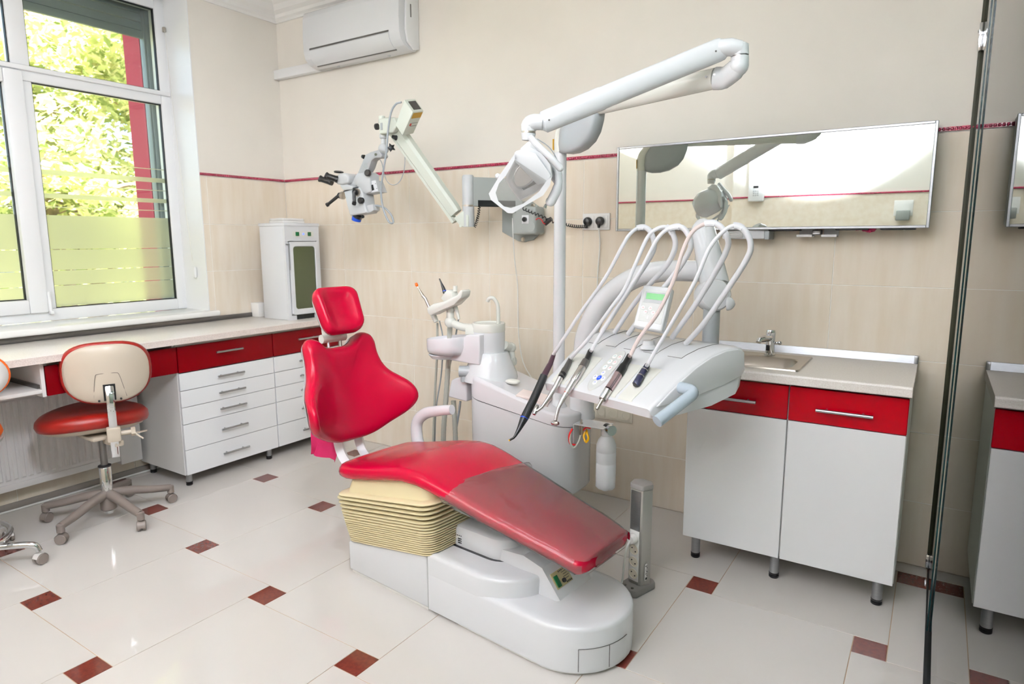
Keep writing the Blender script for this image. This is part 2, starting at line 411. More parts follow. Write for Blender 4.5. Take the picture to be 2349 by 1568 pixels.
# ------------------------------------------------------------------ window
fx0, fx1 = -.325, -.25
wm = MB(); e = .006
wm.bx((fx0, WY1-.062, WZ0), (fx1, WY1, WZ1), e); wm.bx((fx0, WY0, WZ0), (fx1, WY0+.06, WZ1), e)
wm.bx((fx0, WY0+.06, WZ1-.08), (fx1, WY1-.062, WZ1), e); wm.bx((fx0, WY0+.06, WZ0), (fx1, WY1-.062, .993), e)
window = obj('window_1', wm, 'pvc', kind='structure')
def wpart(name, mb, m, par=None, **k): return obj(name, mb, m, par or window, **k)
wpart('transom', MB().bx((fx0, WY0+.06, 2.216), (fx1, WY1-.062, 2.296), e), 'pvc')
wpart('transom_ledge', MB().bx((fx1-.01, WY0+.06, 2.268), (fx1+.016, WY1-.01, 2.294), .005), 'pvc')
wpart('mullion', MB().bx((fx0, -1.498, 2.296), (fx1, -1.411, WZ1-.08), e), 'pvc')
wpart('mullion', MB().bx((fx0, -1.47, .993), (fx1, -1.411, 2.216), e), 'pvc')
sm = MB(); sx0, sx1 = -.31, -.228
sm.bx((sx0, -1.548, .975), (sx1, -1.458, 2.262), .008); sm.bx((sx0, -2.25, .975), (sx1, -1.548, 1.05), .008); sm.bx((sx0, -2.25, 2.19), (sx1, -1.548, 2.262), .008); sm.bx((sx0, -2.25, 1.05), (sx1, -2.17, 2.19), .008)
sash = wpart('sash', sm, 'pvc')
h = MB(); h.cyl((-.225, -1.452, .98), (-.225, -1.452, 1.09), .009, seg=12); h.bx((-.245, -1.456, .965), (-.216, -1.438, .985), .003); wpart('hinge', h, 'pvc', sash)
PX = -.285
for (a, b, c, d) in ((-1.411, -.702, .993, 2.216), (-1.411, -.702, 2.296, 2.78), (-2.24, -1.498, 2.296, 2.78), (-2.17, -1.548, 1.05, 2.19)):
    p = wpart('glass_pane', MB().bx((PX-.002, a-.01, c-.01), (PX+.002, b+.01, d+.01)), 'pane', flat=True)
    g = MB()
    for q0, q1 in (((a-.002, c-.002), (a+.005, d+.002)), ((b-.005, c-.002), (b+.002, d+.002)), ((a, c-.002), (b, c+.005)), ((a, d-.005), (b, d+.002))):
        g.bx((PX+.0025, q0[0], q0[1]), (PX+.022, q1[0], q1[1]))
    wpart('gasket', g, 'rubber', p, flat=True)
fz = lambda py, px=225: at(px, py, x=-.28).z
strips = [(fz(375.5), fz(377.5)), (fz(398), fz(409)), (fz(427.5), fz(429.5)), (fz(449), fz(459)), (fz(477), fz(479)),
          (fz(570), fz(496)), (fz(616), fz(571.5)), (fz(649), fz(617.5)), (1.0, fz(650.5))]
for a, b in strips:
    a, b = min(a, b), max(a, b)
    for (y0, y1, zz) in ((-1.405, -.707, .998), (-2.165, -1.553, 1.055)):
        if b > zz: wpart('film_strip', MB().bx((PX+.0022, y0, max(a, zz)), (PX+.0028, y1, b)), 'frosted_film', flat=True)
# roller shutter outside the panes
rs = MB(); sz = 2.615
for k in range(8): rs.bx((-.375, -2.26, sz+.045+k*.052), (-.362, -.715, sz+.045+k*.052+.0505), .004, 1)
sh = wpart('roller_shutter', rs, 'shutter')
b = MB(); b.bx((-.38, -2.26, sz), (-.355, -.715, sz+.045), .004); wpart('bottom_bar', b, 'shutter', sh)
for y in (-.695,):
    g = MB(); g.bx((-.405, y-.022, .93), (-.335, y+.03, 2.9), .004); g.bx((-.395, y-.034, .93), (-.345, y-.022, 2.9), .003); wpart('guide_rail', g, 'shutter')
rv = MB(); rv.bx((-.25, WY1-.006, .925), (.002, WY1-.0005, WZ1)); rv.bx((-.25, WY0+.0005, .925), (.002, WY0+.006, WZ1)); rv.bx((-.25, WY0, WZ1-.006), (.002, WY1, WZ1-.0005))
obj('trim_7', rv, 'pvc', kind='structure', flat=True)
obj('trim_8', MB().bx((-.25, -2.36, .889), (.06, -.6, .925), .012, 3), 'sill_white', kind='structure')
obj('trim_9', MB().bx((-.60, -.725, .9), (-.41, -.66, 3.1)), 'ext_red', kind='structure', flat=True)
obj('trim_10', MB().bx((-.62, -.66, -.5), (-.451, .6, 3.2)), 'ext_red', kind='structure', flat=True)
# pull cord of the roller shutter
t = thing('blind_cord', 'thin white pull cord with a long plastic grip at the window jamb', 'cord', at(443, 640, y=-.66))
obj('cord', MB().tube(smooth([at(378, 70, y=-.66), at(392, 200, y=-.66), at(415, 400, y=-.66), at(442, 598, y=-.66)], 4), .0016, 6), 'cable_white', t)
gx = at(447, 624, y=-.66); obj('grip', MB().box(gx, (.022, .016, .072), .006, 3), 'pvc', t)
gx = at(376, 68, y=-.66); obj('bracket', MB().box(gx, (.02, .016, .03), .004), 'steel', t)
# ------------------------------------------------------------------ outdoors
obj('ground', MB().bx((-40, -30, -1.6), (-.7, 40, -1.5)), 'ground', kind='structure', flat=True)
def tree(label, x, y, hgt, crown, n, lm, seed, lean=0):
    rnd = random.Random(seed); t = thing('tree', label, 'tree', (x, y, -1.5), group='trees beyond the window')
    mb = MB(); p = smooth([(x, y, -1.5), (x+.1+lean*.3, y+.05, hgt*.3), (x-.05+lean*.7, y-.08, hgt*.6), (x+lean, y, hgt*.95)], 5)
    mb.tube(p, [.17-.12*i/len(p) for i in range(len(p))], 8)
    for k in range(7):
        b0 = p[int(len(p)*(.35+.08*k))]; a = rnd.uniform(0, 6.28); e_ = b0+V((math.cos(a), math.sin(a), .55))*crown*.75
        mb.tube(smooth([b0, (b0+e_)/2+V((0, 0, .15)), e_], 3), [.06-.008*i for i in range(7)], 6)
    obj('trunk', mb, 'bark', t)
    cl = [(x+lean+rnd.gauss(0, crown*.5), y+rnd.gauss(0, crown*.5), hgt*.62+rnd.gauss(0, hgt*.2), rnd.uniform(.3, .65)) for _ in range(34)]
    vs, fs, mi = [], [], []
    for i in range(n):
        c = cl[rnd.randrange(len(cl))]; d = V((rnd.gauss(0, 1), rnd.gauss(0, 1), rnd.gauss(0, .8))); d = d.normalized()*c[3]*rnd.random()**.4
        q = V(c[:3])+d; s = rnd.uniform(.045, .085); R = Euler((rnd.uniform(-.9, .9), rnd.uniform(-.9, .9), rnd.uniform(0, 6.28))).to_matrix()
        k = len(vs); vs += [q+R@V((-s, 0, 0)), q+R@V((0, -s*.55, .01)), q+R@V((s, 0, 0)), q+R@V((0, s*.55, .01))]; fs.append((k, k+1, k+2, k+3)); mi.append(rnd.choices((0, 1, 2), lm)[0])
    me = bpy.data.meshes.new('foliage'); I = Matrix.Translation(-t.location); me.from_pydata([tuple(I@q) for q in vs], [], fs)
    for k in ('leaf_a', 'leaf_b', 'leaf_c'): me.materials.append(MATS[k])
    me.polygons.foreach_set('material_index', mi); o = bpy.data.objects.new('foliage', me); COL.objects.link(o); o.parent = t; o['kind'] = 'stuff'
tree('pale sunlit tree with a bare forked trunk seen left in the wide pane', -4.6, .35, 5.0, 1.5, 12000, (5, 4, 2), 3, -.1)
tree('yellow green tree whose crown fills the middle of the wide pane', -5.6, 2.6, 5.2, 1.6, 13000, (5, 4, 3), 5)
tree('darker bushy tree behind the others near the red jamb', -8.2, 4.6, 6.5, 2.2, 13000, (4, 3, 4), 8)
tree('tall tree beyond the left casement at the photo edge', -7.0, .4, 6.4, 2.0, 12000, (4, 4, 3), 11, .2)
tree('low bright shrub like tree below the window line', -6.6, 1.6, 2.6, 1.6, 10000, (4, 5, 2), 14)
# ------------------------------------------------------------------ glass partition on the right
gp = thing('glass_partition', 'frameless clear glass partition along the right side of the room', 'partition', (XG+.004, -2, 0))
def pane(y0, y1, dx=0):
    mb = MB(); mb.bx((XG+dx, y0, .014), (XG+dx+.005, y1, 2.93)); mb.mi = [1 if abs(sum((mb.v[i].y for i in f))/4-y0) < 1e-4 or abs(sum((mb.v[i].y for i in f))/4-y1) < 1e-4 else 0 for f in mb.f]
    return obj('glass_pane', mb, ['partition', 'glass_edge'], gp, flat=True)
pane(-.550, -.014, -.007); pane(-3.9, -.556)
obj('floor_seal', MB().bx((XG-.010, -3.9, 0), (XG+.011, -.012, .014), .002), 'rubber', gp)
obj('wall_channel', MB().bx((XG-.016, -.010, .002), (XG-.002, -.0005, 2.93), .002), 'olive', gp)
hb = MB(); hb.bx((XG-.02, -.03, 2.05), (XG-.002, -.01, 2.15), .004); hb.cyl((XG-.023, -.02, 2.12), (XG-.019, -.02, 2.12), .006, seg=10)
obj('hinge_clamp', hb, 'chrome', gp)
hb = MB(); hb.bx((XG-.02, -.028, .012), (XG-.001, -.01, .07), .004); obj('hinge_clamp', hb, 'chrome', gp)
# ceiling fixtures
for i, (x, y) in enumerate(PANELS):
    where = ['near the window and back wall', 'above the chair', 'near the window and front wall', 'in front of the chair', 'next to the glass partition'][i]
    t = thing('ceiling_light', 'square white ceiling light panel '+where, 'ceiling light', (x, y, ZC), group='square ceiling light panels')
    f = MB()
    for s in (-1, 1): f.bx((x+s*.3-.012, y-.312, ZC-.03), (x+s*.3+.012, y+.312, ZC)); f.bx((x-.312, y+s*.3-.012, ZC-.03), (x+.312, y+s*.3+.012, ZC))
    obj('frame', f, 'alu', t); obj('diffuser', MB().bx((x-.288, y-.288, ZC-.02), (x+.288, y+.288, ZC-.005)), 'lamp_panel', t, flat=True)
t = thing('added_spotlight', 'small white spotlight added out of view to fill the left side', 'ceiling light', (3.62, -2.6, ZC))  # fixture added out of view to carry the fill spot
obj('mount', MB().cyl((3.62, -2.6, ZC), (3.62, -2.6, ZC-.03), .06).cyl((3.62, -2.6, ZC-.03), (3.62, -2.6, ZC-.14), .012, seg=12), 'pvc', t)
q = V((3.62, -2.6, 2.80)); dq = V((-3.1, 1.35, -1.75)).normalized(); obj('shade', MB().lathe([(.02, -.05), (.05, -.045), (.06, .02), (.055, .02), (.045, -.035), (.018, -.04)], q, dq, 24), 'pvc', t)
# things on the front wall (seen in the mirror)
q = V((2.34, Y0+.1, 2.02)); t = thing('wall_intercom', 'tall white wall unit with round speaker and small keypad on opposite wall', 'intercom', q)
obj('body', MB().bx(q+V((-.075, 0, -.28)), q+V((.075, .05, .28)), .012), 'pvc', t)
obj('speaker', MB().lathe([(.058, 0), (.058, .006), (.048, .008), (.02, .006)], q+V((0, .05, .06)), (0, 1, 0)), 'lcd_frame', t)
k = MB()
for i in range(3):
    for j in range(3): k.box(q+V((-.02+.02*i, .052, -.18-.02*j)), (.013, .004, .013), .002, 1)
obj('keypad', k, 'lcd_frame', t); obj('screen', MB().box(q+V((0, .051, -.14)), (.05, .004, .022)), 'black', t)
q = V((3.62, Y0+.1, 1.62)); t = thing('charger_socket', 'white wall socket with dark grey adapter on opposite wall', 'socket', q)
obj('plate', MB().bx(q+V((-.075, 0, -.05)), q+V((.075, .012, .09)), .005), 'socket_white', t)
obj('adapter', MB().bx(q+V((-.055, .012, -.09)), q+V((.055, .06, 0)), .008), 'box_grey', t)
# ------------------------------------------------------------------ sink cabinets on the right
FY, FX0, FX1, FXM = -.49, 3.097, 3.882, 3.488
def leg(name, x, y, top, par, r=.0185):
    mb = MB(); mb.cyl((x, y, .022), (x, y, top), r, seg=16); l = obj(name, mb, 'alu', par)
    f = MB(); f.lathe([(r-.002, 0), (r+.001, .003), (r+.001, .01), (r-.004, .013)], (x, y, 0)); f.lathe([(r-.004, .013), (r+.001, .015), (r+.001, .022), (r-.003, .024)], (x, y, 0)); obj('leg_foot', f, 'black', l)
def bar(p0, p1, out, r=.006):
    """bar handle from p0 to p1 standing off along out"""
    p0, p1, out = V(p0), V(p1), V(out); mb = MB(); mb.cyl(p0+out, p1+out, r, seg=12); d = p1-p0
    for k in (.18, .82): mb.cyl(p0+d*k, p0+d*k+out, r*.7, seg=8)
    return mb
def sink_unit(label, x0, x1, legs, hx):
    t = thing('base_cabinet', label, 'cabinet', ((x0+x1)/2, -.25, 0), group='base cabinets under the sink worktop')
    c = MB(); yb, yf, zb, zt = -.006, FY+.02, .118, .812; th = .016
    c.bx((x0, yf, zb), (x0+th, yb, zt)); c.bx((x1-th, yf, zb), (x1, yb, zt)); c.bx((x0+th, yf, zb), (x1-th, yb, zb+th)); c.bx((x0+th, yb-.008, zb+th), (x1-th, yb, zt)); c.bx((x0+th, yf, zt-.08), (x1-th, yf+th, zt))
    obj('carcass', c, 'lam_white', t, flat=True)
    g = .0022
    obj('door', MB().bx((x0+g, FY, .116), (x1-g, FY+.018, .6815), .002, 1), 'door_white', t)
    d = obj('drawer_front', MB().bx((x0+g, FY, .6845), (x1-g, FY+.018, .816), .002, 1), 'red_gloss', t)
    obj('handle', bar((hx, FY, .742), (hx+.187, FY, .742), (0, -.028, 0), .0062), 'alu', d)
    for lx, ly in legs: leg('leg', lx, ly, .119, t)
sink_unit('white base cabinet with red drawer left of the pair under the sink', FX0, FXM, [(3.137, -.42), (3.137, -.08), (3.462, -.42)], 3.187)
sink_unit('white base cabinet with red drawer at the glass partition', FXM, FX1, [(3.831, -.42), (3.831, -.08), (3.51, -.08)], 3.588)
# worktop with a hole for the sink
SX0, SX1, SY0, SY1 = 3.13, 3.51, -.455, -.105
wt = MB(); zt, zb = .866, .828; x0, x1, y0, y1 = FX0-.01, FX1+.004, -.522, -.002
hx0, hx1, hy0, hy1 = SX0+.012, SX1-.012, SY0+.012, SY1-.012
for a, b in (((x0, y0, zb), (hx0, y1, zt)), ((hx1, y0, zb), (x1, y1, zt)), ((hx0, y0, zb), (hx1, hy0, zt)), ((hx0, hy1, zb), (hx1, y1, zt))): wt.bx(a, b)
wt.prism([(x0, y0, zb), (x0, y0, zt), (x0, y0-.004, zt-.002), (x0, y0-.006, zt-.008), (x0, y0-.006, zb+.003), (x0, y0-.003, zb)], (x1-x0, 0, 0))
top = single('worktop', wt, 'counter', 'speckled beige worktop carrying the inset sink', 'worktop', flat=True)
obj('edge_strip', MB().bx((x1, y0, zb), (x1+.0015, y1, zt)), 'counter_front', top, flat=True)
r = MB(); r.prism([(x0, -.001, zt), (x0, -.001, zt+.03), (x0, -.008, zt+.03), (x0, -.016, zt+.012), (x0, -.022, zt)], (x1-x0, 0, 0)); rail = obj('back_rail', r, 'alu', top)
obj('end_cap', MB().bx((x1-.012, -.024, zt), (x1+.002, -.0005, zt+.032), .002), 'alu', rail)
# sink
def rr(x0, x1, y0, y1, r, z, n=5):
    out = []
    for cx, cy, a0 in ((x1-r, y1-r, 0), (x0+r, y1-r, 90), (x0+r, y0+r, 180), (x1-r, y0+r, 270)):
        for k in range(n+1):
            a = math.radians(a0+90*k/n); out.append(V((cx+r*math.cos(a), cy+r*math.sin(a), z)))
    return out
t = thing('sink', 'brushed steel sink set into the beige worktop', 'sink', (3.32, -.28, .866))
bx0, bx1, by0, by1 = SX0+.028, SX1-.04, SY0+.025, SY1-.075
sb = MB(); sb.loft([rr(SX0, SX1, SY0, SY1, .012, .8665), rr(SX0+.003, SX1-.003, SY0+.003, SY1-.003, .011, .872), rr(SX0+.012, SX1-.012, SY0+.012, SY1-.012, .01, .870), rr(bx0-.004, bx1+.004, by0-.004, by1+.004, .062, .870), rr(bx0, bx1, by0, by1, .06, .866), rr(bx0+.006, bx1-.006, by0+.006, by1-.006, .06, .80), rr(bx0+.03, bx1-.03, by0+.03, by1-.03, .05, .755), rr(bx0+.1, bx1-.1, by0+.07, by1-.07, .03, .75)], cap=False)
sb.f.append(tuple(range(len(sb.v)-24, len(sb.v)))); sb.mi.append(0)
obj('basin', sb, 'steel', t); obj('drain', MB().lathe([(.03, 0), (.03, .003), (.02, .002), (.018, -.002)], ((bx0+bx1)/2, (by0+by1)/2, .751)), 'chrome', t)
# faucet
fp = at(1766, 822, z=.872); fx, fy = fp.x, -.15
fx = at(1767, 790, y=fy).x; fh = at(1767, 755, y=fy).z
t = thing('faucet', 'chrome single hole tap behind the sink', 'tap', (fx, fy, .871))
obj('body', MB().lathe([(.023, 0), (.023, .006), (.019, .01), (.018, .05), (.02, .085), (.021, .1), (.015, .103)], (fx, fy, .871)), 'chrome', t)
obj('knob', MB().lathe([(.018, 0), (.0195, .004), (.0195, .028), (.0175, .034), (.004, .035)], (fx, fy, fh-.036)), 'chrome', t)
s = MB(); s.tube([(fx, fy, .946), (fx-.02, fy-.04, .946), (fx-.032, fy-.07, .942), (fx-.034, fy-.075, .934)], [(.02, .015), (.018, .014), (.016, .012), (.013, .010)], 14); obj('spout', s, 'chrome', t)
s = MB(); s.tube([(fx, fy, .925), (fx+.035, fy-.01, .928)], .005, 8); s.ball((fx+.04, fy-.011, .929), .009, 10); obj('lever', s, 'chrome', t)
obj('sensor_window', MB().box((fx-.006, fy-.0185, .905), (.014, .003, .024), .001), 'black', t)
# small red tap at the cabinet's left side
q = at(1562, 1138, y=-.1); t = thing('valve_handle', 'small red valve lever at the left side of the sink cabinet', 'valve', (FX0-.02, -.1, q.z))
obj('lever', MB().box((FX0-.012, -.1, q.z), (.016, .05, .045), .005), 'cable_red', t); obj('stem', MB().cyl((FX0-.012, -.1, q.z), (FX0-.012, -.003, q.z), .006, seg=10), 'steel', t)
# mirror cabinet
mx0, mx1, mz0, mz1, md = 2.594, 3.884, 1.408, 1.802, .12
t = thing('mirror_cabinet', 'long shallow wall cabinet with a mirrored front and grey frame', 'mirror', ((mx0+mx1)/2, -.06, mz0))
obj('body', MB().bx((mx0+.006, -md+.02, mz0+.01), (mx1-.002, -.001, mz1-.002)), 'med_grey', t, flat=True)
f = MB(); w_ = .011
f.bx((mx0, -md-.004, mz0), (mx0+w_, -md+.02, mz1), .002, 1); f.bx((mx1-w_, -md-.004, mz0), (mx1, -md+.02, mz1), .002, 1); f.bx((mx0+w_, -md-.004, mz0), (mx1-w_, -md+.02, mz0+w_), .002, 1); f.bx((mx0+w_, -md-.004, mz1-w_), (mx1-w_, -md+.02, mz1), .002, 1)
obj('frame', f, 'alu', t); obj('mirror_panel', MB().bx((mx0+w_-.001, -md, mz0+w_-.001), (mx1-w_+.001, -md+.01, mz1-w_+.001)), 'mirror', t, flat=True)
u = MB()
for xx in (3.3, 3.56, 3.72): u.bx((xx, -.115, mz0-.006), (xx+.12, -.03, mz0+.01), .003)
obj('underside_lamp', u, 'black_soft', t)
# things hanging under the mirror cabinet
q0 = at(1694, 548, y=-.05); q1 = at(1770, 550, y=-.05)
t = thing('towel_dispenser', 'flat white paper towel dispenser under the mirror cabinet', 'dispenser', ((q0.x+q1.x)/2, -.05, q0.z))
obj('body', MB().bx((q0.x-.06, -.1, q0.z), (q1.x-.02, -.002, mz0+.008), .006), 'med_white', t); obj('side_cap', MB().bx((q1.x-.02, -.104, q0.z-.003), (q1.x, -.001, mz0+.008), .005), 'med_grey', t)
s = MB()
for i in range(5): s.bx((q0.x-.05, -.108, q0.z+.006+i*.006), (q0.x+.03, -.1, q0.z+.0105+i*.006), .001, 1)
obj('paper_towel', s, 'paper_white', t)
for i, (pxa, pxb, lab) in enumerate(((1829, 1864, 'left white metal wall hook plate under the mirror cabinet'), (1885, 1920, 'right white metal wall hook plate under the mirror cabinet'))):
    a, b = at(pxa, 540, y=-.06), at(pxb, 540, y=-.06)
    t = thing('box_holder', lab, 'holder', ((a.x+b.x)/2, -.05, a.z), group='hook plates under the mirror cabinet')
    obj('plate', MB().bx((a.x, -.012, a.z-.004), (b.x, -.002, mz0+.008), .002, 1), 'med_white', t); obj('shelf_lip', MB().bx((a.x, -.075, a.z-.006), (b.x, -.012, a.z), .002, 1), 'med_white', t); obj('front_lip', MB().bx((a.x, -.077, a.z-.006), (b.x, -.074, a.z+.004)), 'steel_dark', t)
a, b = at(1864, 538, y=-.05), at(1885, 538, y=-.05)
single('brush', MB().bx((a.x, -.07, a.z), (b.x, -.02, mz0-.002), .004).bx((a.x+.002, -.074, a.z-.001), (b.x-.002, -.07, a.z+.008), .002), 'steel_dark', 'dark brush with yellow edge between the two hook plates', 'brush')
rnd = random.Random(4)
def crumple(c, sc, m, name, label, cat, seed=1):
    r = random.Random(seed); b = bmesh.new(); bmesh.ops.create_icosphere(b, subdivisions=3, radius=1)
    for v in b.verts: v.co *= 1+.28*math.sin(7*v.co.x+3*seed)*math.cos(6*v.co.y+5*v.co.z)+r.uniform(-.08, .08); v.co = V((v.co.x*sc[0], v.co.y*sc[1], v.co.z*sc[2]))
    mb = MB(); mb.bm(b, Matrix.Translation(V(c))); return single(name, mb, m, label, cat, ang=50)
q = at(1992, 527, y=-.07); crumple((q.x, -.07, q.z+.003), (.026, .03, .012), 'magenta', 'glove', 'right crumpled magenta glove poking out under the mirror cabinet', 'glove', 2)
q = at(1966, 526, y=-.07); crumple((q.x, -.07, q.z+.004), (.018, .03, .008), 'magenta', 'glove', 'left thin magenta glove tip under the mirror cabinet', 'glove', 5)
q = at(2076, 524, y=-.07); crumple((q.x, -.07, q.z+.004), (.024, .03, .009), 'paper_white', 'tissue', 'scrap of white tissue under the mirror cabinet right end', 'tissue', 7)
# ------------------------------------------------------------------ wall sockets
def socket_plate(name, label, px0, px1, n, m, extra=None):
    a, b = px0, px1; t = thing(name, label, 'socket', ((a.x+b.x)/2, 0, (a.z+b.z)/2)); w_ = (b.x-a.x)/n; zc = (a.z+b.z)/2; hh = abs(a.z-b.z)/2
    obj('plate', MB().bx((a.x, -.009, zc-hh), (b.x, -.0005, zc+hh), .003), m, t)
    for i in range(n):
        c = V((a.x+w_*(i+.5), -.009, zc)); s = obj('socket', MB().bx(c+V((-w_*.36, -.003, -hh*.72)), c+V((w_*.36, 0, hh*.72)), .003).lathe([(.021, .0032), (.022, .0045), (.019, .0045), (.018, -.004), (.002, -.0045)], c, (0, -1, 0)), m, t)
        hl = MB()
        for k in (-.0095, .0095): hl.cyl(c+V((k, -.0006, 0)), c+V((k, .003, 0)), .0028, seg=8)
        for k in (-.017, .017): hl.box(c+V((0, -.001, k)), (.005, .004, .004))
        obj('contact', hl, 'socket_hole', s)
    return t
socket_plate('wall_socket', 'white double wall socket left of the mirror with two black plugs', at(1338, 490, y=0), at(1400, 527, y=0), 2, 'socket_white')
q0, q1 = at(1342, 922, y=0), at(1449, 965, y=0)
socket_plate('wall_socket', 'cream four gang socket strip low on the wall behind the tray', V((2.375, 0, q0.z)), V((2.66, 0, q0.z-.075)), 4, 'socket_cream')
def plug(c, par, tail):
    mb = MB(); mb.lathe([(.021, 0), (.0225, .004), (.0225, .016), (.016, .03), (.004, .034)], c, (0, -1, 0), 18); mb.tube([V(c)+V((0, -.02, -.008)), V(c)+V((0, -.022, -.034))], [.012, .006], 10); return obj('plug', mb, 'black', par)
pc = at(1378, 507, y=-.012)
t = thing('power_lead', 'black plug with white cord hanging from right socket near mirror', 'cord', pc)
plug(pc, t, None); c = [pc+V((0, -.022, -.034))]+[at(x, y, y=-.012) for x, y in ((1376, 560), (1371, 630), (1369, 720), (1368, 800))]
obj('cord', MB().tube(smooth(c, 4), .0035, 8), 'cable_white', t)
c = [at(x, y, y=-.11) for x, y in ((1176, 500), (1177, 540))]+[at(x, y, y=yy) for x, y, yy in ((1181, 600, -.06), (1187, 650, -.02), (1188, 700, -.02), (1190, 770, -.02), (1200, 830, -.05), (1222, 870, -.2), (1235, 885, -.3))]
single('signal_cable', MB().tube(smooth(c, 5), .003, 8), 'cable_white', 'thin white cable running down the tiles from the microscope bracket', 'cable')
# ------------------------------------------------------------------ desk side: drawers, worktop, radiator
DX = .5
def drawer_unit(label, y0, y1, legs):
    t = thing('drawer_cabinet', label, 'cabinet', (.26, (y0+y1)/2, 0), group='drawer cabinets under the window worktop'); th = .018
    c = MB(); c.bx((.02, y0, .068), (DX-.02, y0+th, .814)); c.bx((.02, y1-th, .068), (DX-.02, y1, .814)); c.bx((.02, y0+th, .068), (DX-.02, y1-th, .086)); c.bx((.02, y0+th, .086), (.03, y1-th, .814)); c.bx((.03, y0+th, .79), (DX-.02, y1-th, .814))
    obj('carcass', c, 'lam_white', t, flat=True)
    mid = (y0+y1)/2-.005
    zs = [.070, .214, .361, .458, .552, .651]
    for a, b in zip(zs, zs[1:]):
        d = obj('drawer_front', MB().bx((DX-.019, y0+.002, a+.0015), (DX, y1-.002, b-.0015), .0015, 1), 'door_white', t)
        z = (a+b)/2; obj('handle', bar((DX, mid-.085, z), (DX, mid+.085, z), (.026, 0, 0), .0055), 'alu', d)
    d = obj('drawer_front', MB().bx((DX-.019, y0+.002, .655), (DX, y1-.002, .798), .0015, 1), 'red_dark', t)
    obj('handle', bar((DX, mid-.085, .742), (DX, mid+.085, .742), (.026, 0, 0), .0058), 'alu', d)
    for lx, ly in legs: leg('leg', lx, ly, .069, t, .017)
drawer_unit('white drawer cabinet with dark red top drawer beside the kneehole', -1.162, -.553, [(.46, -1.13), (.085, -1.13), (.46, -.6)])
drawer_unit('white drawer cabinet with dark red top drawer in the room corner', -.551, -.02, [(.46, -.06), (.085, -.06), (.085, -.5)])
t = single('worktop', MB().bx((.002, -2.9, .8185), (.55, -.003, .855), .006), ['counter'], 'long pale speckled worktop running under the window', 'worktop')
obj('front_edge', MB().bx((.55, -2.9, .8195), (.5515, -.004, .8515)), 'counter_front', t, flat=True)
obj('shadow_gap_strip', MB().bx((.002, -2.9, .855), (.014, -.004, .884), .003), 'steel_dark', t)  # dark strip put in as the shadow gap behind the worktop
d = thing('desk_drawer', 'dark red drawer box hanging under the worktop above the radiator', 'drawer', (.3, -1.48, .66))
obj('front', MB().bx((DX-.019, -1.79, .657), (DX, -1.166, .798), .0015, 1), 'red_dark', d); obj('box', MB().bx((.1, -1.79, .66), (DX-.02, -1.775, .815)).bx((.1, -1.18, .66), (DX-.02, -1.166, .815)).bx((.1, -1.775, .66), (DX-.02, -1.18, .672)), 'lam_white', d, flat=True)
k = thing('keyboard_shelf', 'white pull out keyboard shelf under the worktop at left', 'shelf', (.3, -2.3, .67))
obj('side_panel', MB().bx((.1, -1.81, .655), (DX-.004, -1.794, .815)), 'lam_white', k, flat=True); obj('tray', MB().bx((.12, -2.9, .676), (DX+.01, -1.815, .694), .002), 'lam_white', k); obj('runner', MB().bx((.14, -1.822, .694), (DX-.02, -1.8105, .712)), 'steel_dark', k)
obj('back_panel', MB().bx((.1, -2.9, .655), (.112, -1.81, .815)), 'lam_white', k, flat=True)
# radiator
R0, R1, RZ0, RZ1 = -2.9, -1.215, .125, .62
t = thing('radiator', 'white ribbed panel radiator under the desk', 'radiator', (.06, (R0+R1)/2, RZ0))
obj('back_panel', MB().bx((.03, R0, RZ0), (.04, R1-.1, RZ1)), 'radiator_recess', t, flat=True)
rb = MB(); n = 50; pit = .0335; y = R1-.12
rb.bx((.086, R0, RZ0), (.1, R1-.1, RZ0+.035), .004); rb.bx((.086, R0, RZ1-.035), (.1, R1-.1, RZ1), .004); rb.bx((.082, R0, RZ0+.03), (.092, R1-.1, RZ1-.03))
obj('front_panel', rb, 'radiator', t)
for i in range(n):
    yy = y-i*pit
    if yy-pit < R0: break
    obj('rib', MB().prism([(.092, yy-.023, RZ0+.05), (.092, yy, RZ0+.05), (.1, yy-.005, RZ0+.06), (.1, yy-.018, RZ0+.06)], (0, 0, .395)), 'radiator', t)
obj('side_cover', MB().bx((.03, R1-.1, RZ0-.02), (.105, R1+.02, RZ1), .004), 'radiator', t); obj('bracket', MB().bx((0.001, R1-.4, .2), (.03, R1-.36, .5)).bx((.001, R0+.2, .2), (.03, R0+.24, .5)), 'steel_dark', t)
single('floor_cable', MB().tube(smooth([(.03, -2.6, .006), (.035, -2.1, .006), (.05, -1.6, .006), (.04, -1.2, .006), (.06, -1.0, .006)], 5), .005, 8), 'cable_white', 'beige cable lying along the skirting under the radiator', 'cable')
# sterilizer cabinet on the worktop
P0, P1, P2 = at(664, 735, z=.855), at(607, 729, z=.855), at(748, 729, z=.855)
ang = math.atan2(P0.x-P1.x, -(P0.y-P1.y)+1e-6)
sx, sy = .27, .26; u = V((P0.x-P1.x, P0.y-P1.y, 0)).normalized(); a = math.atan2(u.y, u.x); dep = (P0-P1).length
t = thing('uv_sterilizer', 'white upright instrument sterilizer cabinet with tinted glass door', 'sterilizer', P0, a, local=True); Hs = .625; Wd = .27
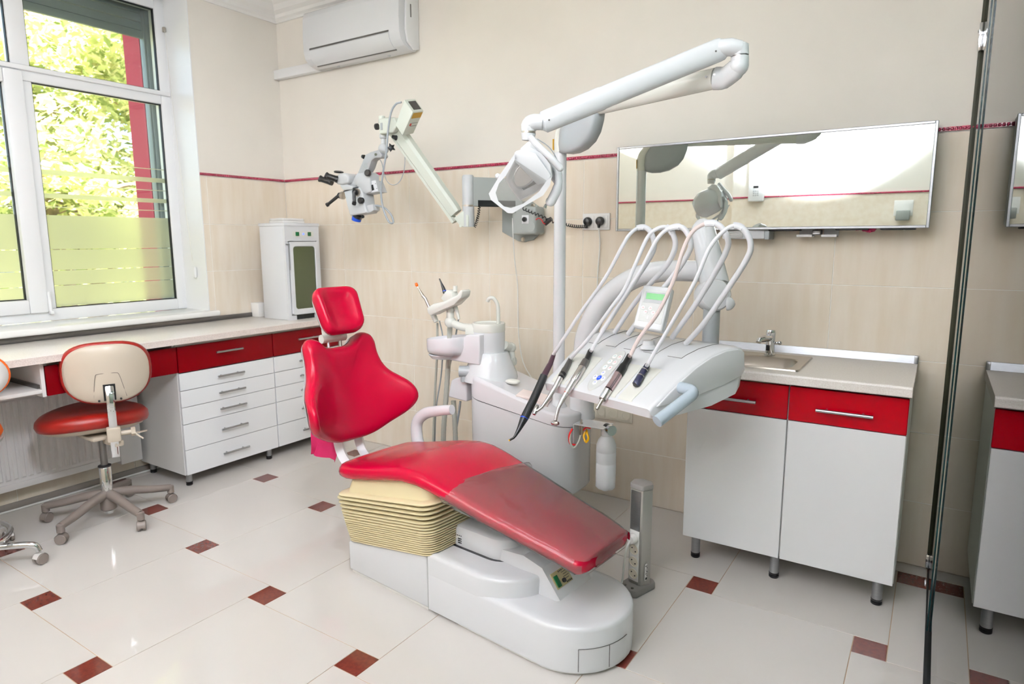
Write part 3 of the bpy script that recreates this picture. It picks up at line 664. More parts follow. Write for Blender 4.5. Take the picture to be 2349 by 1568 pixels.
# local: +x = from back-left corner to front, front face at x=0, width along +y
obj('body', MB().bx((-dep, 0, 0), (-.02, Wd, Hs-.02), .004), 'med_white', t); obj('lid', MB().bx((-dep-.004, -.004, Hs-.02), (.004, Wd+.004, Hs), .004), 'med_white', t)
f = MB(); f.bx((-.02, 0, 0), (-.001, .022, Hs-.02)); f.bx((-.02, Wd-.022, 0), (-.001, Wd, Hs-.02)); f.bx((-.02, .022, Hs-.115), (-.001, Wd-.022, Hs-.02)); f.bx((-.02, .022, .0), (-.001, .06, .03)); f.bx((-.02, Wd-.06, 0), (-.001, Wd-.022, .03)); obj('front_frame', f, 'med_white', t, flat=True)
obj('vent', MB().bx((-.02, .06, 0), (-.012, Wd-.06, .028)), 'black_soft', t, flat=True)
def rrp(y0, y1, z0, z1, r, x): return [V((x, p.x, p.y)) for p in rr(y0, y1, z0, z1, r, 0)]
dd = MB(); o_ = (.026, Wd-.026, .035, Hs-.12); i_ = (.05, Wd-.05, .07, Hs-.15)
dd.loft([rrp(*o_, .012, -.001), rrp(*o_, .012, .014), rrp(*[i_[0]-.004, i_[1]+.004, i_[2]-.004, i_[3]+.004], .022, .016), rrp(*i_, .02, .012), rrp(*i_, .02, -.001)], cap=False)
door = obj('door', dd, 'med_white', t); obj('door_glass', MB().prism(rrp(*i_, .02, .006), (.003, 0, 0)), 'uv_pane', door); obj('interior', MB().prism(rrp(*i_, .02, -.0005), (.004, 0, 0)), 'uv_glass_back', t)
obj('latch', MB().box((.006, .016, Hs-.135), (.012, .03, .006), .002).cyl((.01, .02, Hs-.3), (.01, .02, Hs-.13), .003, seg=8), 'alu', t)
pl = obj('switch_panel', MB().prism(rrp(.06, Wd-.045, Hs-.088, Hs-.052, .016, -.001), (.0025, 0, 0)), 'med_cream', t)
for yy in (.095, .19): obj('switch', MB().bx((.001, yy-.013, Hs-.083), (.006, yy+.013, Hs-.057), .002), 'green_switch', pl)
obj('lamp', MB().ball((.002, .143, Hs-.07), .006, 10), 'led_blue', pl)
ft = lambda p: Matrix.Translation(P0) @ Matrix.Rotation(a, 4, 'Z') @ V(p)
# folded cloth on the sterilizer
def folded(name, label, M, sz, m, n=3, seed=1, cat='cloth'):
    mb = MB(); r = random.Random(seed); hz = sz[2]/n
    for i in range(n):
        b = bmesh.new(); bmesh.ops.create_cube(b, size=1); bmesh.ops.subdivide_edges(b, edges=b.edges[:], cuts=5, use_grid_fill=True)
        for v in b.verts: v.co = V((v.co.x*sz[0]*(1-.05*i), v.co.y*sz[1]*(1-.04*i), v.co.z*hz*.96+hz*(i+.5)+.0015*math.sin(9*v.co.x+seed+i)*math.cos(8*v.co.y)*(1 if i == n-1 else .3)))
        bmesh.ops.bevel(b, geom=[e for e in b.edges if e.calc_face_angle(0) > 1], offset=hz*.3, segments=2, profile=.5, affect='EDGES')
        mb.bm(b, M @ Matrix.Rotation(r.uniform(-.06, .06), 4, 'Z'))
    return single(name, mb, m, label, cat, ang=60)
folded('folded_cloth', 'folded white cloth lying on top of the sterilizer cabinet', Matrix.Translation(ft((-.13, .12, Hs))) @ Matrix.Rotation(a, 4, 'Z'), (.15, .17, .032), 'cloth_white', 2, 3)
q = at(592, 726, z=.855)
single('carton', MB().bx((q.x-.05, q.y-.015, .8555), (q.x+.03, q.y+.06, .95), .002), 'paper_white', 'small white carton beside the sterilizer at the window corner', 'box')
# ------------------------------------------------------------------ air conditioner
t = thing('air_conditioner', 'white split air conditioner high on the back wall', 'air conditioner', (.9, -.1, 2.42))
ax0, ax1 = at(692, 60, y=-.2).x, at(945, 60, y=-.21).x
ax0, ax1 = .445, 1.258
prof = [(-.001, 2.79), (-.14, 2.79), (-.185, 2.775), (-.2, 2.74), (-.207, 2.62), (-.205, 2.54), (-.19, 2.50), (-.15, 2.47), (-.08, 2.455), (-.02, 2.455), (-.001, 2.47)]
obj('body', MB().prism([(ax0, y*.76, z) for y, z in prof], (ax1-ax0, 0, 0), .006, 2), 'med_white', t)
obj('end_cap', MB().prism([(ax1+.001, y*.76, z) for y, z in [(-.001, 2.775), (-.11, 2.775), (-.14, 2.7), (-.15, 2.56), (-.13, 2.49), (-.06, 2.458), (-.001, 2.47)]], (.014, 0, 0), .004), 'pvc', t)
obj('grip_slot', MB().bx((ax1+.013, -.075, 2.63), (ax1+.017, -.067, 2.70)), 'steel_dark', t, flat=True)
lv = [(-.2065*.76, 2.545), (-.197*.76, 2.515), (-.17*.76, 2.485), (-.13*.76, 2.4665)]; out = [(y-.004, z-.004) for y, z in lv]
obj('louver', MB().prism([(ax0+.06, y, z) for y, z in lv]+[(ax0+.06, y, z) for y, z in out[::-1]], (ax1-ax0-.14, 0, 0)), 'med_white', t)
g = MB(); g.bx((ax0+.06, -.1585, 2.547), (ax1-.08, -.154, 2.556)); g.bx((ax0+.06, -.100, 2.459), (ax1-.08, -.090, 2.467)); obj('outlet_gap', g, 'steel_dark', t, flat=True)
for xx in (ax0+.2, ax1-.18): obj('clip', MB().box((xx, -.05, 2.453), (.012, .01, .005)), 'med_grey', t)
single('cable_duct', MB().bx((.002, -.045, 2.457), (.54, -.001, 2.516), .003), 'pvc', 'white plastic cable duct between corner and air conditioner', 'duct')
# ------------------------------------------------------------------ pedestal power column
A = at(1446, 1372, z=0); t = thing('power_column', 'free standing grey aluminium power column with white sockets', 'power column', (3.03, -.80, 0), math.radians(-105), local=True)
# local frame: +x toward the socket face, y width
W2, H = .036, .418
obj('foot', MB().prism([V((x, y, 0)) for x, y in [(.075, -.045), (.085, -.02), (.085, .02), (.075, .045), (-.04, .05), (-.055, .03), (-.055, -.03), (-.04, -.05)]], (0, 0, .03), .006), 'column_cap', t)
for yy in (-.03, .03): obj('screw', MB().cyl((.066, yy*.6, .029), (.066, yy*.6, .032), .006, seg=10), 'steel_dark', t)
sec = [(.03, -.03), (.034, -.02), (.034, .02), (.03, .03), (-.012, .044), (-.036, .02), (-.036, -.02), (-.012, -.044)]
obj('body', MB().prism([V((x, y, .03)) for x, y in sec], (0, 0, H-.03), .002), 'column_side', t)
obj('cap', MB().prism([V((x*1.06, y*1.06, H)) for x, y in sec], (0, 0, .022), .005), 'column_cap', t)
obj('front_panel', MB().bx((.034, -.022, .255), (.037, .022, H-.004), .001), 'alu', t)
sp = obj('socket_strip', MB().bx((.034, -.022, .045), (.039, .022, .253), .002), 'socket_white', t)
for i, z in enumerate((.075, .125, .175)):
    s = obj('socket', MB().lathe([(.0205, 0), (.0205, .002), (.0185, .002), (.017, -.002), (.002, -.0022)], (.0395, 0, z), (1, 0, 0), 20), 'socket_cream', sp)
    obj('contact', MB().cyl((.0375, -.008, z+.006), (.041, -.008, z+.006), .0028, seg=8).cyl((.0375, .008, z-.006), (.041, .008, z-.006), .0028, seg=8), 'socket_hole', s)
obj('plug', MB().lathe([(.02, 0), (.021, .004), (.021, .012), (.015, .024), (.004, .026)], (.04, 0, .222), (1, 0, 0), 20), 'socket_white', t)
obj('plug_cord', MB().tube(smooth([(.066, 0, .222), (.08, -.004, .19), (.075, -.018, .12), (.07, -.028, .05), (.09, -.03, .006), (.13, -.02, .006)], 5), .0042, 8), 'socket_white', t)
lb = obj('label', MB().box((.008, .0383, .085), (.018, .001, .07), R=Matrix.Rotation(.0, 3, 'Z')), 'paper_white', t)
lk = MB()
for i in range(6): lk.box((.004+.005*(i % 2), .0392, .07+.008*i), (.004+.003*(i % 3), .0006, .003))
lk.box((.008, .0392, .058), (.009, .0006, .009)); obj('print', lk, 'black', lb, flat=True)
# ------------------------------------------------------------------ dental chair (local frame: +x along the chair, +y towards the back wall)
CA = math.radians(-6.2); CO = V((1.95, -1.13, 0))
ch = thing('dental_chair', 'crimson red dental patient chair with white pedestal', 'dental chair', CO, CA, local=True)
CM = Matrix.Translation(CO) @ Matrix.Rotation(CA, 4, 'Z'); CI = CM.inverted()
def cv(px, py, v):                                                  # pixel on the vertical plane at lateral offset v -> chair frame
    n_ = CM.to_3x3() @ V((0, 1, 0)); return CI @ atp(px, py, CM @ V((0, v, 0)), n_)
# pedestal back box with slanted top
pb = MB(); pb.prism([(.035, -.198, .012), (.507, -.198, .012), (.507, -.198, .222), (.035, -.198, .135)], (0, .396, 0), .008, 3); obj('rear_box', pb, 'med_white', ch)
obj('plinth', MB().prism([(.045, -.19, 0), (.5, -.19, 0), (.5, .19, 0), (.045, .19, 0)], (0, 0, .013)).prism([V((p.x, p.y, 0)) for p in rr(.5, 1.21, -.19, .19, .189, 0, 8)], (0, 0, .013)), 'paper_white', ch)
def halfstad(x0, x1, hw, r, z, n=10):
    pts = [V((x0, -hw, z))]
    for k in range(n+1):
        a = -math.pi/2+math.pi/2*k/n; pts.append(V((x1-r+r*math.cos(a), -hw+r+r*math.sin(a), z)))
    for k in range(n+1):
        a = math.pi/2*k/n; pts.append(V((x1-r+r*math.cos(a), hw-r+r*math.sin(a), z)))
    pts.append(V((x0, hw, z))); return pts
def stad_loft(x0, x1, hw, r, levels):
    return MB().loft([halfstad(x0, x1-i, hw-i, r-i, z) for i, z in levels])
obj('base_cover', stad_loft(.514, 1.225, .2, .198, [(0, .013), (0, .151), (.003, .160), (.010, .165), (.03, .1665), (.18, .168)]), 'med_white', ch, ang=50)
up = stad_loft(.514, .94, .1998, .185, [(0, .14), (0, .218), (.003, .227), (.010, .232), (.03, .2335), (.15, .235)]); obj('upper_cover', up, 'med_white', ch, ang=50)
# raised nose under the leg rest with the mains panel
nose = MB(); nose.loft([[V((.70, y, z)) for y, z in ((-.08, .2), (.125, .2), (.115, .27), (-.07, .27))], [V((.86, y, z)) for y, z in ((-.08, .2), (.13, .2), (.12, .285), (-.072, .285))], [V((.938, y, z)) for y, z in ((-.075, .155), (.135, .155), (.118, .262), (-.068, .262))], [V((1.012, y, z)) for y, z in ((-.075, .155), (.135, .155), (.125, .168), (-.065, .168))]])
obj('nose_block', nose, 'med_white', ch, ang=20)
seam = MB()
c0, c1 = cv(1367, 1492, -.19), cv(1410, 1475, -.13)
obj('cable_hatch', MB().loft([[V((1.225-.2+.2015*math.cos(a), .2015*math.sin(a), z)) for z in (.02, .095)] for a in [math.radians(-52+ i*4.5) for i in range(13)]], cap=False, closed=False), 'med_white', ch)
sl = MB()
def arcline(z0, z1, a0, a1, n=8): return [V((1.025+.2022*math.cos(a), .2022*math.sin(a), z0+(z1-z0)*i/n)) for i, a in enumerate([math.radians(a0+(a1-a0)*i/n) for i in range(n+1)])]
sl.tube(arcline(.097, .097, -52, 2), .0012, 5); sl.tube(arcline(.02, .097, -52, -52, 2), .0012, 5); sl.tube(arcline(.02, .097, -22, -22, 2), .0012, 5); obj('seam', sl, 'steel_dark', ch)
obj('panel_seam', MB().bx((.5075, -.197, .014), (.5135, .197, .222)), 'box_grey', ch, flat=True)
# mains panel on the sloping nose face
d = (V((1.012, 0, .168))-V((.938, 0, .262))).normalized(); nn = V((-d.z, 0, d.x)); nn = nn if nn.x > 0 else -nn
R = Matrix((V((0, 1, 0)), -d, nn)).transposed(); pc = (V((1.012, 0, .168))+V((.938, 0, .262)))/2+nn*.001+V((0, -.005, 0))
mp_ = obj('mains_panel', MB().box(pc, (.092, .056, .004), .002, R=R), 'gold_plate', ch)
obj('switch', MB().box(pc+R@V((-.03, -.004, .003)), (.02, .04, .006), .002, R=R), 'green_switch', mp_)
obj('fuse', MB().cyl(pc+R@V((.0, -.012, .001)), pc+R@V((.0, -.012, .008)), .008, seg=14), 'black', mp_)
pk = MB(); rnd = random.Random(3)
for i in range(5): pk.box(pc+R@V((.022, .022-.008*i, .0022)), (.022+.01*(i % 2), .0018, .0006), R=R)
for i in range(3): pk.box(pc+R@V((-.004+.008*i, .022, .0022)), (.004, .006, .0006), R=R)
for i in range(4): pk.box(pc+R@V((.014+.008*i, -.022, .0022)), (.005, .006, .0006), R=R)
obj('print', pk, 'black', mp_, flat=True)
# bellows: one frame per fold, fanned open at the top
def fold(u0, u1, hw, zb, zf, th, r, m, slope=0, bot=0):
    rings = []
    for i, dz in ((.006+bot, 0), (0, th*.35), (0, th*.8), (.004, th), (.05, th)):
        rings.append([V((p.x, p.y, zb+(zf-zb)*(p.x-u0)/(u1-u0)+dz)) for p in rr(u0+i, u1-i, -hw+i, hw-i, r, 0, 4)])
    return MB().loft(rings)
nf = 17
hs = [0]
for i in range(nf-1): hs.append(hs[-1]+(.0093 if i < 10 else .0125 if i < 13 else .0185))
tot = hs[-1]
for i in range(nf):
    k = hs[i]/tot
    obj('bellows_fold', fold(.03-.035*k, .545+.015*k, .208+.03*k, .14+.182*k, .226+.188*k, .0085 if i < 10 else .010, .05, 'bellows'), 'bellows', ch, ang=60)
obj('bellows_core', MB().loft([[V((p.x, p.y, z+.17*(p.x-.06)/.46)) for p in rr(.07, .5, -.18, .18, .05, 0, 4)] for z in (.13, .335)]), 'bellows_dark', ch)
obj('bellows_rim', MB().loft([[V((p.x, p.y, .337+.095*p.x/.56+dz)) for p in rr(.0+i, .565-i, -.238+i, .238-i, .055, 0, 4)] for i, dz in ((.004, 0), (0, .005), (.004, .01), (.03, .012), (.045, .075), (.09, .08))]), 'bellows', ch, ang=50)
# seat cushion
def spl(t, P):
    for (a, b), (c, d_) in zip(P, P[1:]):
        if t <= c: q = (t-a)/(c-a); q = q*q*(3-2*q) if False else q; return b+(d_-b)*q
    return P[-1][1]
TOPZ = [(0, .462), (.1, .478), (.2, .500), (.32, .528), (.4, .540), (.47, .541), (.55, .528), (.65, .503), (.8, .465), (.95, .430), (1.05, .408), (1.13, .385), (1.16, .372)]
HW = [(0, .205), (.05, .222), (.2, .23), (.45, .228), (.6, .216), (.8, .198), (1.0, .176), (1.1, .165), (1.16, .155)]
TH = [(0, .062), (.3, .06), (.5, .056), (1.0, .052), (1.16, .05)]
def section(u, off=0, crown=.010, flat_=False):
    w_, th, zt = spl(u, HW)+off, spl(u, TH)+off*2, spl(u, TOPZ)+off; r = th/2; out = []
    n = 7
    for k in range(n): a = math.pi/2-math.pi*k/(n-1); out.append(V((u, w_-r+r*math.cos(a), zt-r+r*math.sin(a))))
    for k in range(1, 4): out.append(V((u, (w_-r)*(1-k/2), zt-th)))
    for k in range(n): a = -math.pi/2-math.pi*k/(n-1); out.append(V((u, -w_+r+r*math.cos(a), zt-r+r*math.sin(a))))
    for k in range(1, 10): s = -1+k/5; out.append(V((u, (w_-r)*s, zt+crown*(1-s*s)*(1 if u > .05 else .3))))
    return out
def scaled(ring, u, s):
    c = sum(ring, V())/len(ring); return [V((u, c.y+(p.y-c.y)*s, c.z+(p.z-c.z)*s)) for p in ring]
us = [0, .02, .05, .1, .15, .2, .25, .3, .35, .4, .44, .48, .53, .58, .64, .7, .78, .86, .94, 1.0, 1.06, 1.1, 1.13]
def smoothz(P):
    return P
rings = [scaled(section(0), -.022, .55), scaled(section(0), -.018, .78), scaled(section(0), -.008, .93)]+[section(u) for u in us]
e_ = section(1.13); rings += [scaled(e_, 1.142, .95), scaled(e_, 1.152, .82), scaled(e_, 1.157, .6)]
seat = obj('seat', MB().loft(rings), 'seat_red', ch, ang=75)
sb_ = MB(); sb_.loft([[V((p.x, p.y*.55, spl(p.x, TOPZ)-.05-dz)) for p in rr(.06, 1.08, -.19, .19, .04, 0, 3)] for dz in (0, .012)]); obj('seat_shell', sb_, 'med_grey', ch)
cvs = [.655, .7, .78, .86, .94, 1.0, 1.06, 1.1]
cov = []
for i, u in enumerate([.64]+cvs+[1.125]):
    s = section(u, .0035); cov.append([V((p.x+(.035*p.y/.2 if i == 0 else 0), p.y, p.z+(.0012*math.sin(40*p.y+i*2)))) for p in s])
cover = tag(obj('plastic_cover', MB().add([CM @ p for r_ in cov for p in r_], [], None), 'clear_plastic'), '', 'x') if False else None
pcv = thing('plastic_cover', 'clear plastic foot cover sleeved over the leg rest of the red chair', 'cover', CM @ V((.9, 0, .45)))
def endscallop(s, d_):
    out = []
    for p in s:
        k = abs(p.y)/.165; out.append(V((p.x+d_*(1-.55*max(0, (k-.45)/.55)), p.y, p.z)))
    return out
e2 = section(1.13, .0035)
cov.append(endscallop([V((p.x, p.y, p.z)) for p in e2], .006)); cov.append(scaled(e2, 1.152, .93))
cov.append(scaled(e2, 1.159, .80)); cov.append(scaled(e2, 1.163, .55))
mb = MB(); mb.loft([[CM @ p for p in r_] for r_ in cov], cap=True)
nr_ = len(cov[0]); keep = []
for i, f in enumerate(mb.f):                                        # notches left open at the two end corners
    if len(f) != 4: keep.append(i); continue
    row = f[0]//nr_; q = sum((CI @ mb.v[k] for k in f), V())/4
    if not (row >= len(cov)-5 and .095 < abs(q.y) < .155 and q.z < spl(1.13, TOPZ)-.001 and row < len(cov)-1): keep.append(i)
mb.f = [mb.f[i] for i in keep if i > 0 or True]; mb.mi = [0]*len(mb.f)
mb.f = [f for f in mb.f if len(f) == 4 or max(f) > nr_]; mb.mi = [0]*len(mb.f)
obj('sleeve', mb, 'clear_plastic', pcv, ang=80)
hm = MB(); hm.tube([CM @ p for p in cov[0]]+[CM @ cov[0][0]], .0011, 5); obj('hem', hm, 'clear_plastic', pcv)
# swivel motor cover under the leg rest
mo = MB(); mo.loft([[V((p.x, p.y, z)) for p in rr(.475+i, .80-i, -.085+i, .085-i, .084-i, 0, 8)] for i, z in ((0, .232), (0, .298), (.004, .308), (.012, .312), (.03, .314))]); mc = obj('motor_cover', mo, 'med_white', ch)
obj('motor_gasket', MB().loft([[V((p.x, p.y, z)) for p in rr(.462, .81, -.097, .097, .096, 0, 8)] for z in (.2315, .235)]), 'black', ch)
lb = MB(); lk = MB()
def onmotor(a, z): return V((.56+.0855*math.cos(a), .0855*math.sin(a), z))
lb.loft([[onmotor(math.radians(-115+6*i), z) for z in (.262, .28)] for i in range(12)], cap=False, closed=False); obj('label', lb, 'paper_white', mc)
for i in range(10): lk.box(onmotor(math.radians(-110+6*i), .276)*1.0, (.005, .0025, .003), R=Matrix.Rotation(math.radians(-110+6*i+90), 3, 'Z'))
for j in range(3):
    for i in range(5): lk.box(onmotor(math.radians(-88+5*i), .264-.008*j), (.0065, .0025, .004), R=Matrix.Rotation(math.radians(-88+5*i+90), 3, 'Z'))
obj('print', lk, 'black', mc, flat=True)
# backrest cushion
HALF = [(0, .485), (.06, .487), (.12, .500), (.18, .530), (.24, .57), (.272, .615), (.283, .665), (.272, .712), (.243, .745), (.211, .774), (.191, .812), (.18, .862), (.178, .915), (.163, .94), (.137, .948), (.112, .94), (.09, .918), (.06, .902), (.03, .897), (0, .896)]
HALF = [tuple(p) for p in [(q.x, q.y) for q in smooth([(a, b, 0) for a, b in HALF], 3)]]
OUT = HALF+[(-a, b) for a, b in HALF[-2:0:-1]]
CC = (0, .70)
def back_u(v, z):
    base = -.168-.085*(z-.485)/.43
    wing = 1.42*v*v*math.exp(-((z-.66)/.15)**2)+.55*v*v
    return base+wing
rings = []
for s, d_ in ((.55, -.055), (.86, -.052), (.95, -.042), (.99, -.026), (1.0, -.008), (.99, .010), (.96, .023), (.9, .030), (.78, .029), (.6, .022), (.4, .016), (.2, .013)):
    rings.append([V((back_u(CC[0]+(a-CC[0])*s, CC[1]+(b-CC[1])*s)+d_, CC[0]+(a-CC[0])*s, CC[1]+(b-CC[1])*s)) for a, b in OUT])
obj('backrest', MB().loft(rings), 'seat_red', ch, ang=80)
obj('backrest_shell', MB().loft([[V((back_u(a*s, .70+(b-.70)*s)+d_, a*s, .70+(b-.70)*s)) for a, b in OUT] for s, d_ in ((.5, -.085), (.8, -.08), (.9, -.066), (.93, -.053))]), 'med_white', ch, ang=80)
# curved struts between seat and backrest
for v in (-.045, .065):
    st = smooth([(-.235, v, .60), (-.225, v, .50), (-.195, v, .42), (-.13, v, .375), (-.04, v, .385), (.04, v, .42)], 5)
    obj('back_strut', MB().tube(st, [(.026, .024)]*len(st), 4, flat=(0, 1, 0)), 'med_lilac', ch, ang=25)
# head rest
HC = V((-.245, 0, 1.06)); tilt = math.radians(26); RM = Matrix.Rotation(-tilt, 3, 'Y')
hw_, hh_ = .104, .108
def hring(s, d_):
    out = []
    for p in rr(-hw_*s, hw_*s, -hh_*s, hh_*s, .05*s, 0, 6):
        y, z = p.x, p.y; y *= 1+.06*(z/hh_); out.append(HC+RM@V((d_+2.2*y*y-.5*z*z*0, y, z)))
    return out
obj('headrest', MB().loft([hring(s, d_) for s, d_ in ((.5, -.045), (.85, -.043), (.95, -.034), (1, -.014), (1, .006), (.96, .02), (.88, .027), (.7, .024), (.5, .018), (.25, .015))]), 'seat_red', ch, ang=80)
obj('headrest_shell', MB().loft([hring(s, d_) for s, d_ in ((.4, -.075), (.7, -.07), (.85, -.05), (.87, -.04))]), 'med_white', ch, ang=80)
ms = MB(); ms.tube([(-.29, -.06, .935), (-.29, .065, .935)], .02, 16); ms.tube(smooth([(-.29, 0, .93), (-.30, 0, .98), (-.295, 0, 1.04)], 3), [(.022, .05)]*7, 12, flat=(1, 0, 0)); obj('headrest_joint', ms, 'med_cream', ch)
for v in (-.03, .035): obj('headrest_rod', MB().cyl((-.285, v, .93), (-.265, v, .80), .0065, seg=10), 'chrome', ch)
# armrest on the far side
ar = [cv(967, 1040, .27), cv(957, 1005, .275), cv(957, 968, .28), cv(975, 948, .285), cv(1005, 942, .29), cv(1037, 939, .295)]
ar = smooth(ar, 5); obj('armrest', MB().tube(ar, [(.026-.006*i/len(ar), .034-.012*i/len(ar)) for i in range(len(ar))], 14, flat=(0, 1, 0)), 'med_lilac', ch)
# magenta pouch hanging behind the backrest
a, b, c, d_ = CM@cv(714, 980, -.10), CM@cv(707, 1040, -.10), CM@cv(762, 1052, -.06), CM@cv(779, 1000, -.04)
pg = MB(); rows = 7; vs = []
for side in (0, 1):
    for i in range(rows):
        t_ = i/(rows-1)
        for j in range(9):
            k = j/8; p = (a*(1-k)+d_*k)*(1-t_)+(b*(1-k)+c*k)*t_; p = p+V((.02*math.sin(k*7+t_*2)*t_-.004*side, .012*math.sin(k*9)*t_+.004*side, -.018*max(0, k-.75)*4*t_)); vs.append(p)
N_ = rows*9; fs = []
for i in range(rows-1):
    for j in range(8):
        q = i*9+j; fs.append((q, q+1, q+10, q+9)); fs.append((N_+q, N_+q+9, N_+q+10, N_+q+1))
ed = [j for j in range(9)]+[i*9+8 for i in range(1, rows)]+[(rows-1)*9+j for j in range(7, -1, -1)]+[i*9 for i in range(rows-2, 0, -1)]
for i in range(len(ed)): q, r_ = ed[i], ed[(i+1) % len(ed)]; fs.append((q, N_+q, N_+r_, r_))
single('cloth_bag', MB().add(vs, fs), 'magenta', 'magenta ribbed cloth bag hanging under the red backrest', 'bag')
# cable from the pedestal to the power column
single('power_cable', MB().tube(smooth([at(1443, 1478, y=-1.12), at(1459, 1470, y=-1.08), at(1459, 1435, y=-1.0), at(1449, 1410, y=-.98), at(1440, 1392, y=-.93), (3.02, -.90, .006)], 5), .005, 8), 'hose_grey', 'grey cable curving from the chair pedestal to the power column', 'cable')
# ------------------------------------------------------------------ cuspidor unit
un = thing('cuspidor_unit', 'white dental water unit with cuspidor bowl behind the red chair', 'dental unit', (2.35, -.55, .24))
ux0, ux1, uy0, uy1 = 2.085, 2.655, -.70, -.40
def ulev(i, zl, zr, dx=0):
    return [V((p.x, p.y, zl+(zr-zl)*max(0, min(1, (p.x-ux0)/(ux1-ux0))))) for p in rr(ux0+i, ux1-i+dx, uy0+i, uy1-i, .11-i, 0, 7)]
zs_ = lambda x: 0
obj('body', MB().loft([ulev(.012, .245, .245), ulev(.002, .26, .26), ulev(0, .64, .555)]), 'med_white', un, ang=40)
obj('deck_seam', MB().loft([ulev(.003, .638, .553), ulev(.003, .646, .561)]), 'black', un)
dk = MB()
def dlev(i, dz, k=1):
    out = []
    for p in rr(ux0+i, ux1-i, uy0+i, uy1-i, .11-i, 0, 7):
        t_ = max(0, min(1, (p.x-ux0)/(ux1-ux0))); lo = .642+(.557-.642)*t_; hi = .742-.125*(t_*t_*(3-2*t_)) ; out.append(V((p.x, p.y, lo+(hi-lo)*dz)))
    return out
xs_ = dlev(0, .02)
dk.loft([dlev(.0, .02), dlev(0, .8), dlev(.004, .93), dlev(.014, 1.0)], cap=False)
# top closed by strips so the curve of the deck follows
top_ = dlev(.014, 1.0); o_ = len(dk.v); c_ = [V((p.x, -.55, p.z)) for p in top_]; dk.add(top_+c_, [(i, (i+1) % len(top_), len(top_)+(i+1) % len(top_), len(top_)+i) for i in range(len(top_))])
obj('deck', dk, 'med_lilac', un, ang=50)
cx, cy = 2.135, -.55
obj('column_base', MB().lathe([(.135, .70), (.128, .735), (.10, .80), (.088, .832), (.083, .838)], (cx+.01, cy, 0), seg=32), 'med_white', un)
obj('column', MB().lathe([(.079, .836), (.079, .935)], (cx, cy, 0), seg=36), 'med_white', un)
cc = obj('column_cap', MB().lathe([(.0795, .935), (.0805, .938), (.0805, .972), (.078, .976), (.07, .976), (.066, .970), (.002, .97)], (cx, cy, 0), seg=36), 'med_cream', un)
p0 = at(1143, 745, y=cy+.02); obj('cup_filler', MB().tube(smooth([p0, at(1143, 720, y=cy+.02), at(1141, 698, y=cy+.02), at(1132, 684, y=cy+.01), at(1122, 684, y=cy), at(1118, 691, y=cy)], 5), .009, 12), 'med_cream', cc)
bl = at(1028, 790, y=-.62)
nk = MB(); nk.prism([at(1010, 822, y=-.66), at(1012, 816, y=-.66), at(1068, 768, y=-.66), at(1100, 768, y=-.66), at(1100, 838, y=-.66)], (0, .13, 0), .012, 3); obj('bowl_arm', nk, 'med_lilac', un)
nk = MB(); nk.prism([at(1066, 750, y=-.62), at(1090, 750, y=-.62), at(1090, 768, y=-.62), at(1066, 768, y=-.62)], (0, .06, 0), .006); obj('arm_collar', nk, 'med_cream', un)
bw = MB(); bc = V((bl.x+.018, -.64, 0)); z0, z1 = at(1028, 809, y=-.64).z, at(1028, 772, y=-.64).z; Rx, Ry = .112, .095
def br_(s, z, tl=.012): return [bc+V((Rx*s*math.cos(a), Ry*s*math.sin(a), z+tl*math.cos(a))) for a in [2*math.pi*k/32 for k in range(32)]]
bw.loft([br_(.5, z0-.004, 0), br_(.82, z0, 0), br_(.95, z0+.014), br_(.99, z0+.03), br_(1, z1-.006), br_(.985, z1), br_(.95, z1-.002), br_(.9, z0+.03), br_(.7, z0+.012), br_(.1, z0+.006, 0)]); obj('bowl', bw, 'med_lilac', un, ang=60)
pl_ = bc+V((-.03, .0, 0)); obj('bowl_tray', MB().lathe([(.03, z0-.03), (.06, z0-.026), (.075, z0-.008), (.073, z0-.004), (.03, z0-.004)], (pl_.x, pl_.y, 0), seg=28), 'med_white', un)
# shelf with hose couplings at the left
sh_ = MB(); sh_.prism([at(1027, 910, y=-.64), at(1034, 872, y=-.64), at(1046, 866, y=-.64), at(1070, 868, y=-.64), at(1070, 922, y=-.64)], (0, .12, 0), .01, 3); obj('hose_shelf', sh_, 'med_lilac', un)
kn = at(1054, 851, y=-.66); obj('hose_joint', MB().cyl(kn, kn+V((.06, .03, .0)), .027, seg=18).cyl(kn+V((.02, .015, -.05)), kn+V((.02, .015, 0)), .02, seg=14), 'med_grey', un)
obj('joint_screw', MB().cyl(kn+V((-.001, -.0005, 0)), kn+V((-.003, -.0015, 0)), .003, seg=8), 'black', un)
# articulated assistant arm right of the column
j1, j2 = at(1172, 797, y=-.47), at(1176, 829, y=-.47)
ja = MB(); ja.cyl(V((cx+.07, cy+.03, at(1160, 790, y=-.5).z)), j1, .022, seg=16); ja.ball(j1, .026, 16); ja.cyl(j1, j2, .016, seg=14); ja.tube([j2+V((-.06, 0, -.008)), j2+V((.012, 0, .004))], .021, 16); obj('assistant_joint', ja, 'med_cream', un)
